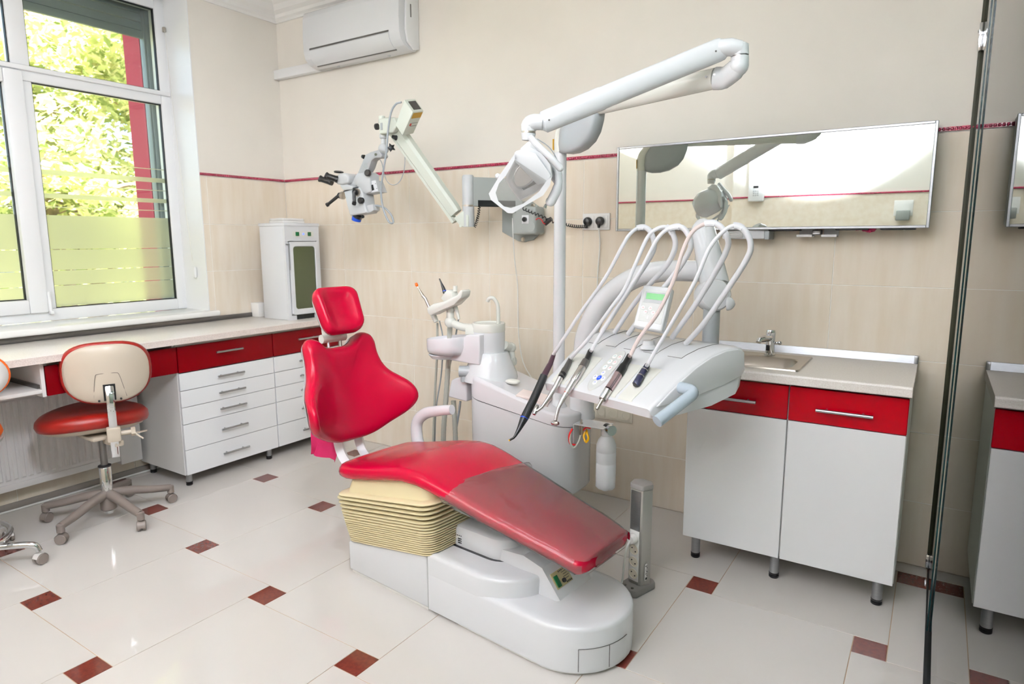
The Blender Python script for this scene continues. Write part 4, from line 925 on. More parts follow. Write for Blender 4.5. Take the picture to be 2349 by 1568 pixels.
# instrument holder on its tilted bracket
hp = lambda x, y, yy=-.60: at(x, y, y=yy)
hb_ = MB(); hb_.tube(smooth([hp(1092, 752), hp(1062, 750), hp(1036, 740)], 4), .019, 14); obj('holder_arm', hb_, 'med_cream', un)
hb_ = MB(); hb_.ball(hp(1033, 738), .029, 16); hb_.cyl(hp(1033, 738), hp(1033, 700), .019, seg=16); hb_.cyl(hp(1033, 712), hp(1034, 690), .024, .022, seg=16); obj('holder_joint', hb_, 'med_cream', un)
hb_ = MB(); hb_.prism([hp(978, 706, -.66), hp(992, 697, -.66), hp(1020, 690, -.66), hp(1048, 676, -.66), hp(1056, 664, -.66), hp(1061, 668, -.66), hp(1058, 682, -.66), hp(1040, 700, -.66), hp(1012, 712, -.66), hp(988, 724, -.66), hp(981, 720, -.66)], (0, .07, 0), .008, 2)
hb_.prism([hp(1010, 684, -.65), hp(1024, 664, -.65), hp(1036, 670, -.65), hp(1040, 690, -.65), hp(1020, 694, -.65)], (0, .05, 0), .006); hb_.cyl(hp(990, 712), hp(1001, 738), .016, .012, seg=14); hb_.cyl(hp(1044, 700), hp(1053, 732), .011, .006, seg=12); hb_.cyl(hp(1044, 655, -.62), hp(1044, 668, -.62), .011, seg=12)
obj('instrument_holder', hb_, 'med_cream', un)
# suction hoses down behind the chair
for k, (pts, r_, m_) in enumerate((([(1033, 712), (1030, 800), (1024, 900), (1018, 980), (1017, 1030)], .0125, 'hose_grey'), ([(1003, 740), (1003, 800), (998, 900), (993, 1030)], .006, 'hose_grey'), ([(1008, 735), (1016, 780), (1012, 860), (1000, 940), (997, 1030)], .0035, 'cable_grey'), ([(1052, 730), (1040, 800), (1022, 890), (1017, 960)], .004, 'cable_grey'), ([(1040, 918), (1043, 960), (1046, 1030)], .012, 'hose_grey'), ([(1056, 920), (1052, 950), (1040, 1020)], .006, 'cable_grey'))):
    P = smooth([hp(x, y, -.56+.01*k) for x, y in pts], 14 if r_ > .01 else 5)
    obj('suction_hose', MB().tube(P, [r_*(1+.09*(i % 2)) if r_ > .01 else r_ for i in range(len(P))], 10), m_, un)
# bottle bracket with wires on the right end
q0, q1, q2, q3 = at(1356, 972, y=-.62), at(1408, 979, y=-.62), at(1398, 990, y=-.66), at(1344, 980, y=-.66)
bz = q0.z; bk = obj('bottle_bracket', MB().bx((2.66, -.66, bz-.004), (2.80, -.56, bz), .001, 1).bx((2.655, -.66, bz-.09), (2.66, -.56, bz)), 'med_white', un, flat=True)
obj('bracket_bolt', MB().cyl((2.685, -.64, bz-.05), (2.685, -.64, bz-.004), .009, seg=12).cyl((2.685, -.64, bz-.004), (2.685, -.64, bz+.02), .004, seg=8).cyl((2.685, -.64, bz), (2.685, -.64, bz+.008), .007, seg=6), 'steel', bk)
kx = at(1412, 990, y=-.60); kg = obj('pressure_gauge', MB().cyl((2.785, -.60, bz-.012), (2.82, -.625, bz-.012), .021, seg=20), 'black', bk); obj('gauge_ring', MB().cyl((2.808, -.6165, bz-.012), (2.824, -.628, bz-.012), .0225, seg=20), 'chrome', kg)
for m_, pts, r_ in (('cable_red', [(2.655, -.665, bz-.02), (2.645, -.675, bz-.05), (2.65, -.675, bz-.085), (2.672, -.665, bz-.09)], .0045), ('hose_grey', [(2.65, -.66, bz-.02), (2.652, -.68, bz-.07), (2.67, -.68, bz-.10), (2.685, -.665, bz-.075), (2.685, -.645, bz-.05)], .0045), ('cable_yellow', [(2.70, -.62, bz-.03), (2.715, -.645, bz-.035), (2.725, -.65, bz-.055), (2.712, -.648, bz-.075), (2.698, -.64, bz-.055), (2.70, -.63, bz-.035)], .005), ('cable_red', [(2.69, -.63, bz-.03), (2.71, -.645, bz-.012), (2.73, -.64, bz-.012)], .004)):
    obj('wire', MB().tube(smooth(pts, 5), r_, 8), m_, bk)
b0, b1 = at(1390, 1120, y=-.61), at(1390, 1000, y=-.61)
bx_, by_ = .5*(b0.x+b1.x), -.61; zt_ = bz-.005; zb_ = b0.z; hh = zt_-zb_
wbt = thing('water_bottle', 'translucent white plastic water bottle hanging under the bracket', 'bottle', (bx_, by_, zb_))
prof = [(.004, .012), (.03, .0), (.040, .012), (.043, .04), (.043, hh*.42), (.0415, hh*.43), (.043, hh*.44), (.043, hh*.60), (.0415, hh*.61), (.043, hh*.62), (.042, hh*.72), (.034, hh*.8), (.022, hh*.86), (.02, hh*.87), (.02, hh)]
mb = MB(); ax_ = []
seg = 30
mb.loft([[V((bx_+r_*(1+(.10*math.cos(5*2*math.pi*k/seg) if h_ < .02 else 0))*math.cos(2*math.pi*k/seg), by_+r_*(1+(.10*math.cos(5*2*math.pi*k/seg) if h_ < .02 else 0))*math.sin(2*math.pi*k/seg), zb_+h_)) for k in range(seg)] for r_, h_ in prof]); obj('bottle_body', mb, 'bottle', wbt, ang=60)
obj('neck_cap', MB().lathe([(.023, hh*.865), (.024, hh*.87), (.024, hh-.002), (.02, hh)], (bx_, by_, zb_), seg=24), 'med_white', wbt)
# soap and towel on the deck
sp_ = at(1186, 879, z=.70); b = bmesh.new(); bmesh.ops.create_uvsphere(b, u_segments=20, v_segments=12, radius=1)
for v in b.verts: v.co = V((math.copysign(abs(v.co.x)**.7, v.co.x)*.036, math.copysign(abs(v.co.y)**.7, v.co.y)*.024, v.co.z*.011))
mb = MB(); mb.bm(b, Matrix.Translation((sp_.x, -.6, .716))); single('soap_bar', mb, 'soap', 'white soap bar lying on the water unit deck', 'soap')
folded('folded_towel', 'folded pale pink towel lying on the water unit deck', Matrix.Translation((2.43, -.62, .642)) @ Matrix.Rotation(math.radians(9), 4, 'Y') @ Matrix.Rotation(.3, 4, 'Z'), (.16, .12, .03), 'cloth_pink', 3, 9)
# instruments in the holder
def handpiece(name, label, spans, group=None, cat='instrument'):
    """spans: (part name, material, [(point, radius), ...])"""
    p = spans[0][2][0][0]; t = thing(name, label, cat, p, group=group)
    for nm, m_, ps in spans: obj(nm, MB().tube([a for a, _ in ps], [r_ for _, r_ in ps], 14), m_, t)
    return t
g_ = -.63
handpiece('polishing_handpiece', 'slim silver handpiece with orange tip standing in the holder', [('body', 'silver', [(hp(985, 706, g_), .007), (hp(976, 685, g_), .008), (hp(970, 678, g_), .008)]), ('nose', 'steel', [(hp(970, 678, g_), .008), (hp(963, 666, g_), .005), (hp(960, 660, g_), .0035)]), ('shank', 'paper_white', [(hp(961, 662, g_), .0025), (hp(956, 655, g_), .0025)]), ('tip', 'orange_tip', [(hp(957, 657, g_), .004), (hp(956, 654, g_), .008), (hp(954, 649, g_), .006)])])
handpiece('polymerization_lamp', 'short black pointed light tip standing in the holder', [('body', 'black', [(hp(1021, 672, g_), .010), (hp(1017, 660, g_), .008), (hp(1012, 648, g_), .004), (hp(1008, 639, g_), .003)]), ('ring', 'blue_btn', [(hp(1019.6, 667.5, g_), .0098), (hp(1019.1, 666, g_), .0095)])])
# ------------------------------------------------------------------ operating lamp on its pole
PXY = (2.535, -.575)
lp = thing('operating_lamp', 'white dental operating lamp on folded arms and tall pole', 'lamp', (PXY[0], PXY[1], .62))
zp = at(1285, 350, y=PXY[1]).z
obj('pole', MB().cyl((*PXY, .60), (*PXY, zp), .0262, seg=28), 'med_white', lp)
obj('pole_collar', MB().lathe([(.04, .60), (.04, .625), (.03, .64), (.027, .66)], (*PXY, 0), seg=24), 'med_white', lp)
E1 = V((3.335, -.865, 1.885)); d1 = (E1-V((*PXY, E1.z))).normalized()
bend = smooth([(*PXY, zp), (*PXY, zp+.06), V((*PXY, zp+.105))+d1*.025, V((*PXY, zp+.142))+d1*.07, V((*PXY, zp+.155))+d1*.13], 5)
obj('bent_tube', MB().tube(bend, .0268, 20), 'med_cream', lp)
yl = V((*PXY, zp+.035))-d1*.027; obj('warning_label', MB().box(yl, (.003, .04, .045), R=Matrix.Rotation(math.atan2(d1.y, d1.x), 3, 'Z')), 'yellow_label', lp)
# grey leaf shaped cover in the elbow of the bend
fin = [(1283, 349), (1281, 330), (1283, 300), (1290, 278), (1302, 262), (1335, 254), (1368, 254), (1366, 272), (1359, 300), (1348, 322), (1330, 340), (1312, 349), (1296, 352)]
nf_ = V((d1.y, -d1.x, 0)); o_ = V((*PXY, 0))+nf_*.024
fp_ = [atp(x, y, o_, nf_) for x, y in fin]; mbf = MB(); c_ = sum(fp_, V())/len(fp_)
back = [p-nf_*.048 for p in fp_]; cb = sum(back, V())/len(back)
mbf.loft([[c_+nf_*.012+(p-c_)*.5 for p in fp_], [c_+nf_*.01+(p-c_)*.85 for p in fp_], fp_, back, [cb-nf_*.01+(p-cb)*.85 for p in back], [cb-nf_*.012+(p-cb)*.5 for p in back]])
cover_ = obj('elbow_cover', mbf, 'med_grey', lp, ang=70)
hl = MB()
for x in (1326, 1333): q = atp(x, 271, o_+nf_*.012, nf_); hl.cyl(q-nf_*.003, q+nf_*.002, .0035, seg=8)
obj('vent_hole', hl, 'black', cover_)
A1 = V((*PXY, E1.z-.0))+d1*.09; A1.z = at(1345, 250, y=A1.y).z
a1e = at(1640, 180, y=-.855); obj('lower_arm', MB().tube([A1, (A1+a1e)/2, a1e], [(.038, .024), (.036, .023), (.034, .022)], 18, flat=(0, 0, 1)), 'med_cream', lp)
hl = MB()
for x, y in ((1620, 176), (1639, 171)): q = at(x, y, y=a1e.y-.022); hl.cyl(q, q+V((0, -.003, 0)), .004, seg=8)
obj('screw_hole', hl, 'steel_dark', lp)
ej = at(1692, 150, y=-.88); et = at(1692, 118, y=-.88)
kb = MB(); kb.tube(smooth([a1e-(E1-A1).normalized()*.0, at(1662, 178, y=-.86), at(1684, 162, y=-.875), at(1697, 150, y=-.88)], 4), [(.036, .024)]*5+[(.034, .026)]*5+[(.03, .028)]*3, 16, flat=(0, 0, 1)); kb.ball(at(1695, 152, y=-.88), .030, 16)
kb.cyl(at(1697, 152, y=-.88), at(1697, 131, y=-.88), .0275, seg=22); obj('elbow_lower', kb, 'med_white', lp)
obj('elbow_ring', MB().cyl(at(1697, 131, y=-.88), at(1697, 128, y=-.88), .026, seg=22), 'steel_dark', lp)
ku = MB(); ku.cyl(at(1697, 128, y=-.88), at(1697, 104, y=-.88), .0275, seg=22); ku.ball(at(1697, 108, y=-.88), .0275, 16, (1, 1, .6)); ku.tube([at(1697, 112, y=-.885), at(1676, 108, y=-.90), at(1650, 110, y=-.905)], [.025, .027, .026], 16); obj('elbow_upper', ku, 'med_white', lp)
a2s, a2e = at(1655, 112, y=-.90), at(1248, 280, y=-1.15)
obj('upper_arm', MB().tube([a2s+(a2s-a2e).normalized()*.02, a2s, a2s+(a2e-a2s)*.02, a2e+(a2s-a2e)*.34, a2e+(a2s-a2e)*.33, a2e, a2e+(a2e-a2s).normalized()*.016], [(.022, .014), (.035, .024), (.036, .026), (.036, .026), (.038, .028), (.036, .027), (.02, .015)], 18, flat=(0, 0, 1)), 'med_white', lp)
pv = MB()
for q in (a2s+(a2e-a2s)*.03, a2e+(a2s-a2e)*.03): n_ = (CAM-q).normalized(); pv.cyl(q+n_*.02, q+n_*.0285, .003, seg=8)
obj('pivot_pin', pv, 'steel_dark', lp)
LJ = at(1213, 300, y=-1.17)
kj = MB(); kj.tube(smooth([at(1246, 281, y=-1.155), at(1228, 280, y=-1.165), at(1214, 286, y=-1.17), at(1212, 302, y=-1.17)], 4), [.025, .025, .026, .026, .027, .027, .027, .027, .026, .026, .025, .025, .024], 16); obj('head_knuckle', kj, 'med_white', lp)
obj('knuckle_ring', MB().cyl(at(1212, 302, y=-1.17), at(1212, 306, y=-1.17), .0245, seg=22), 'steel', lp)
kj = MB(); kj.cyl(at(1212, 306, y=-1.17), at(1211, 322, y=-1.17), .025, .02, seg=22); obj('swivel', kj, 'med_white', lp)
# lamp head, drawn on a plane facing down the patient's body and given real depth
LN = (V((.28, -.92, -.26))).normalized(); LO = at(1205, 400, y=-1.19)
def lpx(x, y, d_=0): return atp(x, y, LO+LN*d_, LN)
def lshape(px, d0, d1_, m_, name, par=lp, bev=.004):
    return obj(name, MB().prism([lpx(x, y, d0) for x, y in px], LN*(d1_-d0), bev, 3), m_, par, ang=40)
hd = MB(); ho = [(1184, 346), (1216, 338), (1244, 350), (1264, 376), (1268, 404), (1256, 422), (1234, 440), (1192, 461), (1174, 438), (1159, 414), (1166, 380)]
cen = V((1215, 398, 0))
def hr(s, d_): return [lpx(cen.x+(x-cen.x)*s, cen.y+(y-cen.y)*s, d_) for x, y in ho]
head = obj('lamp_housing', MB().loft([hr(.3, -.11), hr(.62, -.10), hr(.9, -.06), hr(1, -.015), hr(1.0, .012), hr(.96, .018), hr(.78, .02), hr(.60, .012), hr(.58, -.02)], cap=True), 'med_white', lp, ang=50)
oval = [(1206+26*math.cos(a)*1.0-8*math.sin(a), 398+30*math.sin(a)-6*math.cos(a)) for a in [2*math.pi*k/24 for k in range(24)]]
obj('reflector', MB().loft([[lpx(1206+(x-1206)*s, 398+(y-398)*s, d_) for x, y in oval] for s, d_ in ((1.12, .019), (1.0, .0215), (.92, .016), (.6, -.004), (.2, -.012))]), 'dish', head, ang=60)
lshape([(1181, 349), (1200, 343), (1230, 352), (1265, 402), (1258, 418), (1234, 424), (1180, 367)], .024, .032, 'med_white', 'visor', head, .003)
# clear splash shield with a thick rim
so_ = [(1181, 352), (1150, 396), (1121, 444), (1126, 458), (1164, 488), (1176, 489), (1204, 472), (1246, 448), (1262, 424), (1266, 404)]
ri_ = [(1181, 366), (1161, 402), (1145, 420), (1137, 442), (1143, 461), (1156, 473), (1172, 477), (1200, 467), (1236, 440), (1254, 414)]
rim = MB(); n_ = len(so_)
rim.loft([[lpx(x, y, .036) for x, y in so_], [lpx(x, y, .040) for x, y in so_], [lpx(x, y, .040) for x, y in ri_], [lpx(x, y, .036) for x, y in ri_]], cap=False, closed=False)
for k in range(3): pass
shd = obj('shield_rim', MB().loft([[lpx(x, y, .040) for x, y in so_], [lpx(x, y, .040) for x, y in ri_]], cap=False, closed=False).loft([[lpx(x, y, .036) for x, y in so_], [lpx(x, y, .036) for x, y in ri_]], cap=False, closed=False).loft([[lpx(x, y, .036) for x, y in so_], [lpx(x, y, .040) for x, y in so_]], cap=False, closed=False).loft([[lpx(x, y, .036) for x, y in ri_], [lpx(x, y, .040) for x, y in ri_]], cap=False, closed=False), 'med_white', head, ang=40)
obj('splash_shield', MB().prism([lpx(x, y, .037) for x, y in ri_], LN*.002), 'clear_plastic', head, flat=True)
# yoke, handles
yk = [(1196, 340), (1216, 322), (1238, 326), (1262, 352), (1276, 386), (1286, 420), (1280, 426), (1262, 400), (1240, 372), (1210, 350)]
lshape(yk, -.05, -.02, 'med_white', 'yoke', lp, .008)
q = MB().tube(smooth([lpx(1216, 314, .0), lpx(1240, 340, .01), lpx(1266, 364, .015), lpx(1284, 384, .01)], 5), [.011]*14+[.012, .012], 14); q.ball(lpx(1285, 385, .01), .0122, 12); obj('grip_bar', q, 'med_white', lp)
q = MB().tube(smooth([lpx(1268, 378, -.03), lpx(1281, 400, -.02), lpx(1279, 430, -.01), lpx(1264, 462, 0)], 5), [.011]*4+[.014]*6+[.0165]*5+[.017], 14); q.ball(lpx(1263, 462, 0), .0168, 12); hg = obj('side_handle', q, 'med_white', lp)
obj('toggle', MB().cyl(lpx(1253, 468, 0), lpx(1250, 477, .005), .004, .006, seg=10), 'chrome', hg)
q = MB().tube(smooth([lpx(1232, 318, -.03), lpx(1262, 340, -.04), lpx(1281, 376, -.04), lpx(1284, 416, -.035), lpx(1276, 448, -.02)], 5), .0016, 6); obj('head_cable', q, 'cable_grey', lp)
q = MB().ball(lpx(1142, 404, -.02), .010, 12); q.cyl(lpx(1142, 404, -.02), lpx(1162, 400, -.03), .006, seg=10); obj('side_knob', q, 'med_white', lp)
# ------------------------------------------------------------------ instrument tray on its balanced arm (local: +x along the front edge, +y to the back)
TA = math.radians(-19.4); TO = V((2.684, -.955, 0)); TMx = Matrix.Translation(TO) @ Matrix.Rotation(TA, 4, 'Z'); TI = TMx.inverted()
tr = thing('instrument_tray', 'white dental delivery unit with display and keypad over the red chair', 'instrument tray', TMx @ V((.26, .2, .8)), TA)
tn = TMx.to_3x3() @ V((0, 1, 0))
def tb(px, py, b): return atp(px, py, TMx @ V((0, b, 0)), tn)        # pixel on the plane b metres behind the front edge
def tw(x, y, z): return TMx @ V((x+.22*max(0, y)*max(0, min(1, (x-.3)/.226)), y, z))     # the right side splays outwards to the back
WT = .523
TP = [(0, .822), (.012, .838), (.05, .863), (.11, .908), (.17, .948), (.22, .974), (.27, .992), (.325, 1.002), (.36, 1.004), (.376, .998), (.384, .985)]
def topz(y): return spl(y, TP)
def tring(x, inset=0):
    up_ = [(y, z-inset) for y, z in TP]; lo_ = [(.386-inset, .91), (.378-inset, .862), (.352, .838), (.25, .808), (.12, .793), (.03, .788), (.006+inset, .792)]
    return [tw(x, y, z) for y, z in up_+lo_]
bd = MB(); bd.loft([tring(.004, .012), tring(.0, .003), tring(.012, 0), tring(.44, 0)], cap=True); bd.loft([tring(.44, 0), tring(.512, 0), tring(.522, .003), tring(.526, .012)]); obj('body', bd, 'med_white', tr, ang=45)
# thicker right side cover with its step
sc_ = MB(); sp2 = [(.02, .83), (.06, .864), (.12, .91), (.18, .95), (.24, .978), (.30, .994), (.35, .996), (.378, .985), (.384, .92), (.37, .90), (.28, .872), (.18, .85), (.08, .834)]
sc_.prism([tw(.525, y, z) for y, z in sp2], (TMx.to_3x3() @ V((.007, 0, 0))), .005, 3); obj('side_cover', sc_, 'med_white', tr, ang=40)
hd_ = MB(); hs0 = tw(.528, .10, .878); ux = TMx.to_3x3() @ V((1, 0, 0)); uy_ = TMx.to_3x3() @ V((0, 1, 0))
hq = [tw(.528, .115, .885), tw(.57, .112, .885), tw(.588, .103, .878), tw(.592, .085, .868), tw(.592, -.045, .806)]
hd_.tube(smooth(hq[:4], 4)+[hq[4]], .0195, 18); obj('handle', hd_, 'handle_blue', tr, ang=40); 
# holder covers separated by ridges and grooves
def strip(x0, x1, y0, y1, lift, name, m_, par=tr, n=9):
    ys = [y0+(y1-y0)*i/n for i in range(n+1)]; mb = MB(); r0 = []; 
    mb.loft([[tw(x0, y, topz(y)-.002), tw(x0+.002, y, topz(y)+lift), tw(x1-.002, y, topz(y)+lift), tw(x1, y, topz(y)-.002)] for y in ys]); return obj(name, mb, m_, par, ang=50)
for x0, x1 in ((.03, .105), (.112, .175), (.30, .365), (.375, .44)): strip(x0, x1, .006, .135, .0035, 'holder_cover', 'med_cream')
gr = MB()
for k in range(5):
    x = .085+.093*k; gr.tube([tw(x-.05, .20, topz(.20))]+[tw(x+.08*(y_-.2), y_, topz(y_)+.0004) for y_ in (.20, .22, .245, .27, .30, .325, .35, .37)], .0012, 5)
obj('groove', gr, 'steel_dark', tr)
# keypad
def topm(x, y, l): return tw(x, y, topz(y)+l)
kp = []
for k in range(33):
    a = 2*math.pi*k/33; kp.append((.2375+.034*math.cos(a)*(1 if math.sin(a) < 0 else 1), .095+.088*math.copysign(abs(math.sin(a))**(.55 if math.sin(a) < 0 else .9), math.sin(a))))
km = MB(); km.loft([[topm(x, y, l) for x, y in [(.2375+(x-.2375)*s, .095+(y-.095)*s) for x, y in kp]] for s, l in ((1, -.002), (1, .005), (.96, .006))], cap=False)
for s0, s1 in ((.96, .7), (.7, .35), (.35, .02)): km.loft([[topm(.2375+(x-.2375)*s, .095+(y-.095)*s, .006) for x, y in kp] for s in (s0, s1)], cap=False)
key = obj('keypad', km, 'key_panel', tr, ang=60)
def button(x, y, r, m_, ic=None):
    mb = MB(); mb.loft([[topm(x+r*s*math.cos(a), y+r*s*math.sin(a), l) for a in [2*math.pi*k/16 for k in range(16)]] for s, l in ((1, .005), (1, .0072), (.9, .0076))]); b_ = obj('button', mb, m_, key)
    if ic:
        q = MB(); q.tube([topm(x-r*.4, y-r*.3, .0079), topm(x, y+r*.35, .0079), topm(x+r*.4, y-r*.1, .0079)], .0008, 4); obj('icon', q, ic, b_)
for i in range(3):
    button(.225, .098+.025*i, .0095, 'key_white', 'key_teal'); button(.250, .098+.025*i, .0095, 'key_white', 'key_red')
for dx, dy in ((0, .021), (0, -.021), (.020, 0), (-.020, 0)): button(.2375+dx, .055+dy, .0088, 'key_white', 'blue_btn')
button(.2375, .055, .0095, 'blue_btn', 'key_white')
# display on a swivel foot
ds = tb(1488, 772, .225); dxy = TI @ ds
ft_ = MB(); ft_.lathe([(.032, 0), (.03, .008), (.022, .014), (.02, .03)], V(TMx @ V((dxy.x, .225, topz(.225)-.002))), seg=24); obj('display_foot', ft_, 'med_white', tr)
dpl = [(1477, 652), (1556, 664), (1533, 764), (1448, 748)]
dn = (CAM-ds); dn.z = 0; dn.normalize(); dn = (dn+V((0, 0, .32))+ux*(-.35)).normalized(); dO = tb(1500, 710, .205)
def dp(x, y, d_=0): return atp(x, y, dO+dn*d_, dn)
dfr = [dp(*q) for q in [(1476, 653), (1541, 659), (1518, 760), (1451, 748)]]
disp = obj('display', MB().prism(dfr, -dn*.04, .006, 3), 'med_white', tr, ang=40)
def dquad(q, d_, th, m_, name, par, bev=0): return obj(name, MB().prism([dp(x, y, d_) for x, y in q], dn*th, bev), m_, par, flat=not bev)
face = dquad([(1480, 662), (1535, 668), (1516, 744), (1463, 734)], .0003, .0015, 'key_panel', 'face_plate', disp)
dquad([(1482, 668), (1533, 673), (1527, 698), (1476, 692)], .0018, .001, 'lcd_frame', 'screen_bezel', face); dquad([(1484, 671), (1531, 676), (1528, 690), (1481, 685)], .0028, .0006, 'lcd', 'screen', face)
for x, y in ((1475, 705), (1492, 707), (1481, 715), (1498, 717)):
    q = dp(x, y, .0018); obj('button', MB().cyl(q, q+dn*.0015, .0075, seg=14), 'key_white', face); 
    i_ = MB(); i_.tube([dp(x-2, y+1, .0036), dp(x, y-2, .0036), dp(x+2, y+1, .0036)], .0007, 4); obj('icon', i_, 'key_red', face)
dquad([(1485, 722), (1488, 722), (1486, 731), (1483, 731)], .0018, .0005, 'steel_dark', 'icon', face)
# supporting arm
ap = V((3.25, -.77, 0)); st0 = tw(.40, .34, topz(.34)-.01)
KY = -.71; zk = at(1634, 683, y=KY).z; kx_ = at(1634, 683, y=KY).x
obj('arm_stub', MB().cyl((kx_, KY, .97), (kx_, KY, zk), .030, seg=24), 'med_grey', tr)
kk = MB(); kv = (at(1645, 684, y=-.80)-at(1630, 684, y=-.80)).normalized(); axn = V((.55, -.80, .1)).normalized(); kc = V((kx_, KY, zk+.01)); kk.lathe([(.048, -.045), (.057, -.035), (.058, .03), (.051, .042), (.038, .046)], kc, axn, 28); kn_ = obj('arm_knuckle', kk, 'med_white', tr)
kq = at(1668, 696, y=KY-.01); obj('lock_knob', MB().lathe([(.024, 0), (.025, .004), (.022, .014), (.012, .024), (.001, .028)], kq, (1, .1, 0), 22).cyl(kq-V((.03, 0, 0)), kq, .008, seg=10), 'med_white', tr)
au = at(1611, 518, y=-.58); al = kc+V((0, .03, .03))
obj('spring_arm', MB().tube([al, al+(au-al)*.05, al+(au-al)*.94, au, au+(au-al).normalized()*.02], [(.05, .05), (.052, .052), (.044, .044), (.04, .04), (.022, .022)], 22, flat=(1, 0, 0)), 'med_white', tr)
bt = [V((2.63, -.53, .60)), V((2.64, -.53, .76)), at(1345, 770, y=-.53), at(1385, 690, y=-.54), at(1450, 640, y=-.55), at(1520, 622, y=-.57), at(1610, 622, y=-.60)]
obj('bent_support', MB().tube(smooth(bt, 6), [.052-.012*i/36 for i in range(37)], 22), 'med_white', tr)
obj('support_collar', MB().lathe([(.06, .575), (.06, .60), (.055, .612), (.055, .68), (.053, .685)], (2.63, -.53, 0), seg=30), 'med_white', tr)
# handpieces with their hoses: strands from the tip side up over the hook and back into the tray
def hose(px, b0, bm, b1, kmid):
    out = []
    for i, (x, y) in enumerate(px):
        b_ = b0+(bm-b0)*min(1, i/kmid) if i <= kmid else bm+(b1-bm)*(i-kmid)/(len(px)-1-kmid); out.append(tb(x, y, b_))
    return smooth(out, 6)
def clipm(px, b_): return None
HZ = [((1268, 815), [(1268, 815), (1330, 720), (1388, 638), (1430, 560), (1446, 536), (1465, 522), (1485, 524), (1498, 545), (1498, 576), (1468, 626), (1420, 700), (1381, 760)], 'hose_white'),
      ((1308, 823), [(1308, 823), (1355, 770), (1403, 704), (1432, 664), (1458, 605), (1485, 545), (1508, 524), (1531, 522), (1547, 545), (1547, 573), (1528, 610), (1488, 655), (1448, 705), (1410, 762)], 'hose_white'),
      ((1355, 805), [(1355, 805), (1376, 770), (1416, 704), (1468, 623), (1510, 545), (1541, 522), (1567, 523), (1583, 549), (1581, 576), (1548, 628), (1490, 700), (1441, 766)], 'hose_white'),
      ((1444, 818), [(1444, 818), (1468, 773), (1508, 719), (1544, 646), (1567, 573), (1590, 530), (1622, 512), (1650, 517), (1669, 546), (1667, 573), (1640, 626), (1590, 706), (1541, 775)], 'hose_pink'),
      ((1483, 840), [(1483, 840), (1515, 785), (1548, 729), (1594, 646), (1627, 570), (1660, 530), (1687, 517), (1710, 530), (1722, 560), (1713, 594), (1667, 666), (1614, 742), (1573, 788)], 'hose_white')]
def hpc(name, label, i, parts):
    px0, px, hm_ = HZ[i]; mid = [k for k, q in enumerate(px) if q[1] == min(p[1] for p in px)][0]
    P = hose(px, .075, .21, .29, mid); P[0] = T_(*px0, 0); t = thing(name, label, 'handpiece', parts[0][2][0][0], group='handpieces on the delivery tray')
    nP = len(P); sw = int(nP*(mid+.5)/(len(px)-1))
    h_ = obj('hose', MB().tube(P[:sw+1], .0068, 10), hm_, t); obj('hose_arm', MB().tube(P[sw-2:], [.0095]*(nP-sw+2), 12), 'hose_white', t)
    m3 = P[sw-4:sw+2]; obj('hose_hook', MB().tube(m3, [(.0125, .009)]*len(m3), 10), 'hose_white', t)
    for nm, m_, ps in parts: obj(nm, MB().tube([a for a, _ in ps], [r_ for _, r_ in ps], 16), m_, t)
    return t
def T_(x, y, b, clr=.017):
    """point on the view of (x, y) that floats just above the sloping tray cover"""
    d = ray(x, y); lo, hi = 1.2, 3.2
    def f(t):
        q = TI @ (CAM+d*t); zz = topz(q.y) if q.y > 0 else .818+1.05*q.y
        return q.z-zz-clr
    for _ in range(40):
        m = (lo+hi)/2
        if f(m) > 0: lo = m
        else: hi = m
    return CAM+d*lo
hpc('curing_handpiece', 'long matte black handpiece with hooked tip leftmost on the tray', 0, [
    ('connector', 'purple_metal', [(T_(1270, 813, .075), .0088), (T_(1262, 835, .06), .0105), (T_(1260, 838, .06), .0112), (T_(1247, 863, .045), .0125)]),
    ('body', 'black', [(T_(1248, 861, .045), .0148), (T_(1240, 880, .035), .0152), (T_(1222, 920, .01), .0158), (T_(1206, 952, -.01), .0162), (T_(1202, 960, -.015), .0155)]),
    ('ring', 'blue_btn', [(T_(1202.6, 958.5, -.014), .0159), (T_(1201.8, 960.5, -.015), .0157)]),
    ('tip', 'black', [(T_(1202, 960, -.015), .0152), (T_(1190, 985, -.03), .0085), (T_(1182, 999, -.04), .0052), (T_(1178, 1004, -.042), .0042), (T_(1169, 1009, -.045), .0036)]),
    ('lens', 'amber', [(T_(1169.5, 1008.6, -.045), .0038), (T_(1167.5, 1010.5, -.046), .0036)])])
hpc('turbine_handpiece', 'thin silver turbine handpiece beside the black one on the tray', 1, [
    ('connector', 'steel_dark', [(T_(1309, 822, .075), .0085), (T_(1298, 845, .06), .0115), (T_(1296, 847, .06), .012), (T_(1287, 864, .05), .0125)]),
    ('collar', 'black', [(T_(1292, 856, .055), .0128), (T_(1286, 866, .048), .0122)]),
    ('body', 'silver', [(T_(1286, 865, .048), .0108), (T_(1274, 888, .03), .0105), (T_(1256, 916, .01), .0072), (T_(1243, 934, -.01), .0055), (T_(1232, 942, -.02), .005)]),
    ('head', 'silver', [(T_(1233, 930, -.02), .006), (T_(1231, 936, -.02), .0085), (T_(1227, 945, -.02), .0088), (T_(1225, 950, -.02), .006)])])
